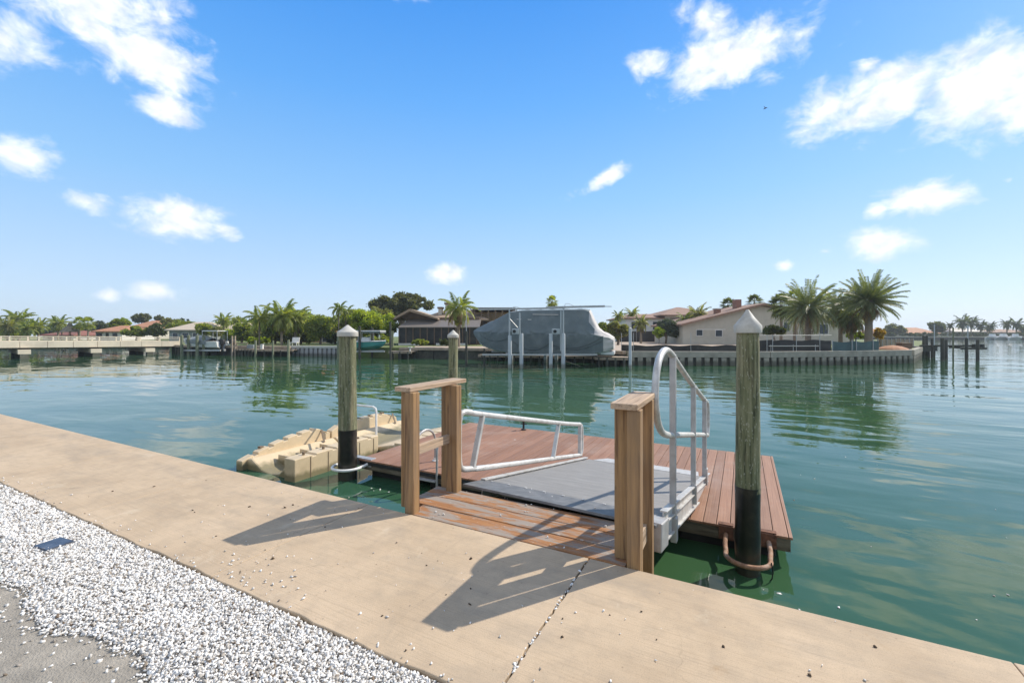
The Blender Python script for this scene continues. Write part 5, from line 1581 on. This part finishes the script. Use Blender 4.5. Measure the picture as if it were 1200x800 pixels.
# lamp pole by the coconut palm
t = frame('lamp_post', 'thin grey hooked lamp post standing in the water at the covered boat bow', 'lamp post', 546.5, 31.5, WATER)
f = Fr(546.5, 31.5)
MB().lathe([(.085, -1.2), (.08, f.z(388) - WATER)], 10).build('piling', M_['darkpile'], t, smooth=True)
MB().tube([(0, 0, f.z(389) - WATER), (0, 0, f.z(364) - WATER), (.06, 0, f.z(362) - WATER), (.2, 0, f.z(361.2) - WATER), (.34, 0, f.z(361.6) - WATER)], .028, 8).build('pole', M_['galv'], t, smooth=True)
MB().lathe([(.03, f.z(361.6) - WATER), (.09, f.z(362.6) - WATER), (.085, f.z(362.9) - WATER)], 10, .36, 0).build('lamp', M_['galv'], t)
post(567.5, 32.0, 408, .14, M_['darkpile'], 'short dark piling under the covered boat bow')
post(738.5, 30.2, 386, .20, M_['pvc'], 'white sleeved piling standing alone right of the covered boat', cap=M_['cap'])

# covered boat
f = Fr(632, 33.6)
t = frame('covered_boat', 'big boat under a grey fitted cover raised on the white-piled lift', 'boat', 633, 34.3, WATER, turn=-.27)
# px, top, shoulder, sheer, bottom edge of cover, half beam at sheer, half width at top
st = [(547.5, 387, 387.5, 388.5, 390.5, .05, .03), (552, 384.6, 385.6, 388.3, 396, .35, .12), (560, 380.2, 382.5, 388.6, 402.5, .80, .25), (570, 376.3, 378.5, 389, 407, 1.12, .40), (582, 371, 373, 389.6, 410.3, 1.36, .60),
      (597, 364, 366, 390.2, 412.3, 1.50, .85), (612, 362.3, 364.2, 390.8, 413, 1.55, 1.0), (640, 362.2, 364, 391.4, 413.6, 1.58, 1.02), (665, 362, 364, 392, 414, 1.58, 1.02), (686, 362, 364, 392.4, 414, 1.56, .98), (691.5, 363, 366, 392.5, 413.6, 1.55, .95),
      (696, 373, 376, 392.6, 413, 1.54, .95), (701, 383, 385, 393, 412, 1.52, 1.0), (707, 388.5, 390, 394, 411, 1.50, 1.05), (714, 391.5, 393, 395.5, 409.5, 1.46, 1.1), (718.5, 394.5, 396, 398, 408, 1.42, 1.1)]
def lerp_st(p):
    for a_, b_ in zip(st, st[1:]):
        if a_[0] <= p <= b_[0]:
            q = (p - a_[0]) / (b_[0] - a_[0])
            return [x_ + (y_ - x_) * q for x_, y_ in zip(a_, b_)]
    return list(st[-1])


cols = [547.5 + k * 1.6 for k in range(int((718.5 - 547.5) / 1.6) + 1)] + [718.5]
rows = []
for p_ in cols:
    _, yt, ys, yh, yb, hw, tw = lerp_st(p_)
    u = f.u(p_); Zt, Zs, Zh, Zb = [f.z(v_) - WATER for v_ in (yt, ys, yh, yb)]
    key = [(hw * .88, Zb), (hw * .95, Zb * .62 + Zh * .38), (hw * 1.0, Zh), (hw * .97, Zh * .9 + Zs * .1), (tw * 1.04, Zs), (tw * .62, Zs * .35 + Zt * .65), (0, Zt)]
    half = []
    for (a0, b0), (a1, b1), nsub in zip(key, key[1:], (4, 4, 2, 8, 2, 3)):
        for k in range(nsub):
            q = k / nsub
            half.append((a0 + (a1 - a0) * q, b0 + (b1 - b0) * q))
    pts_ = []
    for k, (a_, b_) in enumerate(half):
        ph = (p_ - 600) / 60.0
        low = max(0.0, 1 - abs(b_ - Zh) / 1.2)
        # swags hanging between the tie-down points, pulled creases above the sheer
        sw = math.sin((b_ - .45 * math.cos(ph * 5.2)) * 8.0); w_ = .075 * low * (abs(sw) ** .6 * 2 - 1) * (1 if k < 10 else .4)
        w_ += .030 * math.sin(p_ * .55 + b_ * 2.2) * (1 if k > 10 else .25) * (1 if k < 18 else 0)
        w_ += .02 * math.sin(p_ * .23 - b_ * 4.1)
        pts_.append((max(0, a_ + w_ * min(1, hw)), b_ + (.02 * math.sin(p_ * .9) if k == 0 else 0)))
    rows.append([(u, -a_, b_) for a_, b_ in pts_] + [(u, 0, Zt + .03 * math.sin(p_ * .4))] + [(u, a_, b_) for a_, b_ in pts_[::-1]])
n = len(rows[0]); nh = (n - 1) // 2
cv = MB(); pv = MB()
for r_ in rows: cv.v += r_; pv.v += r_
for i in range(len(rows) - 1):
    for k in range(n - 1):
        kk = k if k < nh else n - 2 - k
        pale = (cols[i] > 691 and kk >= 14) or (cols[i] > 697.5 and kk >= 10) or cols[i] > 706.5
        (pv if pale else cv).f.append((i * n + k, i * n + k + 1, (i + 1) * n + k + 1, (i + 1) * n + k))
cv.f.append(tuple(range(n)))
pv.f.append(tuple((len(rows) - 1) * n + k for k in range(n - 1, -1, -1)))
for mb_ in (cv, pv):
    used = sorted({v_ for q in mb_.f for v_ in q}); idx = {v_: k for k, v_ in enumerate(used)}
    mb_.v = [mb_.v[v_] for v_ in used]; mb_.f = [tuple(idx[v_] for v_ in q) for q in mb_.f]
co = cv.build('cover', M_['coverc'], t, smooth=True)
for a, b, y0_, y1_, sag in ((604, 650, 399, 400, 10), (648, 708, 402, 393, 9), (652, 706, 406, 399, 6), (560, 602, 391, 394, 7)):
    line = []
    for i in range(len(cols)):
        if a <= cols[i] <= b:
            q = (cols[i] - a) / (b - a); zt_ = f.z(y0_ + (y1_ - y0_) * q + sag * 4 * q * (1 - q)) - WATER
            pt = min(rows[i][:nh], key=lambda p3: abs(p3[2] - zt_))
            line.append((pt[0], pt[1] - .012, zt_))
    MB().tube(line, .028, 6).build('fold', M_['coverfold'], co)  # dark tube along a crease, its shade put into the colour
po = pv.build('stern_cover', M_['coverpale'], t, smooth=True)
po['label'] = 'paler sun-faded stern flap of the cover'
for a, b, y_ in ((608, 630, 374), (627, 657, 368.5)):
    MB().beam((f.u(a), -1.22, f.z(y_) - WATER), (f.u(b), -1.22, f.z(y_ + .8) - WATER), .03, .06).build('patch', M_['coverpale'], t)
hm = MB(); hrows = []
for (p_, zt, zk, hw) in ((555, 399, 402.5, .08), (560, 402, 406.5, .5), (575, 406.5, 411.6, .95), (597, 411.8, 415.6, 1.25), (640, 413, 416.6, 1.34), (690, 413, 416.6, 1.34), (714, 409, 415, 1.3)):
    u = f.u(p_); a_, b_ = f.z(zt) - WATER, f.z(zk) - WATER
    hrows.append([(u, -hw, a_ + .12), (u, -hw * .8, (a_ + b_) / 2), (u, 0, b_), (u, hw * .8, (a_ + b_) / 2), (u, hw, a_ + .12)])
for a_, b_ in zip(hrows, hrows[1:]): hm.add(a_ + b_, [(k, k + 1, 6 + k, 5 + k) for k in range(4)])
hm.add(hrows[-1], [(0, 1, 2, 3, 4)])
hm.build('hull', M_['hullwhite'], t, smooth=True)
sp = MB().box(f.u(704), f.u(719), -1.1, 1.1, f.z(414.5) - WATER, f.z(410.5) - WATER).build('swim_platform', M_['hullwhite'], t, bevel=.05)
# lift
t = frame('boat_lift', 'boat lift with white sleeved pilings and overhead beam around the covered boat', 'boat lift', 630, 30.9, WATER)
f = Fr(630, 30.9)
for p_, yt, w in ((597.5, 394, .135), (611, 391.5, .14), (645.5, 391.5, .135), (660, 391.5, .15)):
    MB().lathe([(w, -1.2), (w * .98, f.z(yt) - WATER), (w * .8, f.z(yt - 1) - WATER)], 14, f.u(p_), 0).build('pile', M_['pvc'], t, smooth=True)
for p_ in (599, 646, 661):
    MB().lathe([(.15, -1.2), (.14, f.z(394) - WATER)], 10, f.u(p_), 5.4).build('pile', M_['pvc'], t, smooth=True)
for p_, y0, y1 in ((597, 394, 361.5), (609, 411, 366), (657.3, 411, 364), (660.2, 392, 361)):
    MB().lathe([(.055, f.z(y0) - WATER), (.05, f.z(y1) - WATER)], 8, f.u(p_), .02).build('guide_pole', M_['pvc'], t)
MB().tube([(f.u(597), .02, f.z(373) - WATER), (f.u(608.5), .02, f.z(386) - WATER)], .025, 6).build('brace', M_['galv'], t)
MB().beam((f.u(560), .1, f.z(362.6) - WATER), (f.u(662), .1, f.z(360.6) - WATER), .12, .12).beam((f.u(640), .1, f.z(360.2) - WATER), (f.u(709), .1, f.z(358.7) - WATER), .16, .14).beam((f.u(709), .1, f.z(358.9) - WATER), (f.u(717), .1, f.z(359) - WATER), .06, .05).build('overhead_beam', M_['alu'], t)
MB().tube([(f.u(661), .1, f.z(360) - WATER), (f.u(663), .1, f.z(355.6) - WATER), (f.u(667), .1, f.z(355.6) - WATER), (f.u(674), .1, f.z(359) - WATER)], .018, 6).tube([(f.u(599), .1, f.z(361.6) - WATER), (f.u(603), .1, f.z(359) - WATER), (f.u(610), .1, f.z(361) - WATER)], .018, 6).build('handle', M_['galv'], t)
for a, b in ((600, 608), (647, 656)):
    g1 = MB().box(f.u(a), f.u(b), -.12, .28, f.z(391.5) - WATER, f.z(385) - WATER).build('motor_box', M_['pvc'], t, bevel=.03)
    MB().lathe([(.12, -.0), (.12, .04)], 14, 0, 0).build('wheel', M_['black'], g1).matrix_local = __import__('mathutils').Matrix.Translation((f.u((a + b) / 2) - .08, -.125, f.z(388.2) - WATER)) @ __import__('mathutils').Matrix.Rotation(R(90), 4, 'X')
MB().box(f.u(565), f.u(700), -.02, .13, f.z(416.3) - WATER, f.z(414.6) - WATER).box(f.u(572), f.u(700), 5.0, 5.15, f.z(416.3) - WATER, f.z(414.6) - WATER).build('cradle_beam', M_['galv'], t)
MB().box(f.u(592), f.u(592) + .2, .14, 4.99, f.z(417.3) - WATER, f.z(415.6) - WATER).box(f.u(655), f.u(655) + .2, .14, 4.99, f.z(417.3) - WATER, f.z(415.6) - WATER).build('cross_beam', M_['galv'], t)
t = thing('mooring_line', 'slack mooring line hanging under the covered boat stern', 'rope', at(672, 30.6, WATER))
MB().tube(smooth_path([at(662, 30.8, hz(423, 30.8)), at(670, 30.6, hz(425.5, 30.6)), at(680, 30.8, hz(429, 30.8))]), .014, 6).build('rope', M_['dockwood'], t, world=True)

# ---- pier and pilings off the tip of the right-hand bank
plank_dock(1068, 43, 1099, 44, 406, 'dark plank pier off the tip of the right bank', 2.2, 'darkpile', .42, piles=5)
for i, (px, dd, yt, w, m, lab) in enumerate((
        (1069, 50, 397, .26, 'darkpile', 'dark piling touching the tip of the right bank'),
        (1082.5, 44.5, 393.5, .24, 'darkpile', 'left of two dark pilings standing on the dark pier'),
        (1086, 45, 393.5, .24, 'darkpile', 'right of two dark pilings standing on the dark pier'),
        (1092.3, 42, 397, .22, 'darkpile', 'dark piling at the right end of the dark pier'),
        (1104.5, 38.2, 396, .28, 'darkpile', 'thick front piling of the tight pair beside the far lift'),
        (1108.5, 40.5, 398, .26, 'darkpile', 'rear piling of the tight pair beside the far lift'),
        (1117, 41, 383.5, .13, 'greenpile', 'tall thin pale pole right of the tight piling pair'),
        (1132.6, 39.6, 396, .22, 'darkpile', 'second dark piling from the right in open water'),
        (1145.6, 38.0, 398, .24, 'darkpile', 'rightmost dark piling in open water'),
        (1134.2, 46, 381, .10, 'pvc', 'tall thin white pole behind the open water pilings'),
        (1095, 52, 380, .10, 'pvc', 'tall thin white pole behind the dark pier'))):
    post(px, dd, yt, w, M_[m], lab, 'piling' if w > .13 else 'mooring_pole', 'piling' if w > .13 else 'pole', 'pilings off the right bank')
t = frame('boat_lift', 'empty dark boat lift cradle between the far right pilings', 'boat lift', 1115, 41.5, WATER)
f = Fr(1115, 41.5)
MB().box(f.u(1079), f.u(1140), .0, .14, f.z(406.4) - WATER, f.z(404.2) - WATER).box(f.u(1112), f.u(1141), -1.2, -1.06, f.z(408.8) - WATER, f.z(406.6) - WATER).build('cradle_beam', M_['darkpile'], t)
MB().box(f.u(1139), f.u(1140.5), -1.0, .0, f.z(408) - WATER, f.z(403) - WATER).box(f.u(1112), f.u(1113), -1.0, 0, f.z(407.8) - WATER, f.z(404.7) - WATER).build('cross_beam', M_['darkpile'], t)
t = frame('storage_bin', 'brown wooden bin at the tip of the right bank', 'bin', 1063, 38.2, LAND)
MB().box(-.45, .45, 0, .6, 0, .55).build('box', M_['brownwall'], t, bevel=.02); MB().box(-.5, .5, -.05, .65, .552, .61).build('lid', M_['dockwood'], t, bevel=.01)
# white boats moored at the far right shore
for i, (px, dd, ln, lab) in enumerate(((1163, 164, 5.5, 'distant white boat left of three on the far right shore'), (1176, 163, 6.5, 'distant white boat in the middle of three on the far right shore'), (1190, 161, 5.0, 'distant white boat nearest the right edge on the far right shore'))):
    t = frame('moored_boat', lab, 'boat', px, dd, WATER, 'white boats at the far right shore')
    h = ln / 2
    hb = MB(); S = [[(-h, -.9, .9), (-h, 0, -.1), (-h, .9, .9)], [(h * .3, -1, 1.0), (h * .3, 0, -.15), (h * .3, 1, 1.0)], [(h, -.05, 1.25), (h * .9, 0, .3), (h, .05, 1.25)]]
    for a, b in zip(S, S[1:]): hb.add(a + b, [(0, 1, 4, 3), (1, 2, 5, 4), (2, 0, 3, 5)])
    hb.add(S[0], [(0, 1, 2)])
    hb.build('hull', M_['hullwhite'], t); MB().prism([(-h * .3, 1.0), (-h * .25, 2.1), (h * .15, 2.1), (h * .35, 1.05)], 'y', -.6, .6).build('cabin', M_['hullwhite'], t)

# ---- a bird in the sky
p = at(897, 60, hz(127, 60))
t = thing('bird', 'small dark bird gliding in the blue sky below the right-hand cloud', 'bird', p, R(60))
MB().tube([(0, -.22, .02), (0, -.12, .03), (0, .05, .0), (0, .2, -.02), (0, .3, -.01)], [.01, .05, .07, .045, .015], 8).tube([(-.04, 0, .03), (-.22, .03, .15), (-.5, -.04, .12)], [.05, .035, .008], 6).tube([(.04, 0, .03), (.22, .03, .13), (.5, -.04, .17)], [.05, .035, .008], 6).build('body', M_['black'], t, smooth=True)

# ---- the thin sea air: one even volume round the whole place
hm_, hnt, hN, hL, hB = nodes('sea_haze')
hN.remove(hB)
pv_ = hN.new('ShaderNodeVolumePrincipled')
pv_.inputs['Color'].default_value = (.86, .92, 1.0, 1)
pv_.inputs['Density'].default_value = .00042
pv_.inputs['Anisotropy'].default_value = .2
hL.new(pv_.outputs[0], hN['Material Output'].inputs['Volume'])
tag(MB().box(-1850, 1850, -350, 2250, -4.2, 36).build('haze', hm_), kind='stuff')
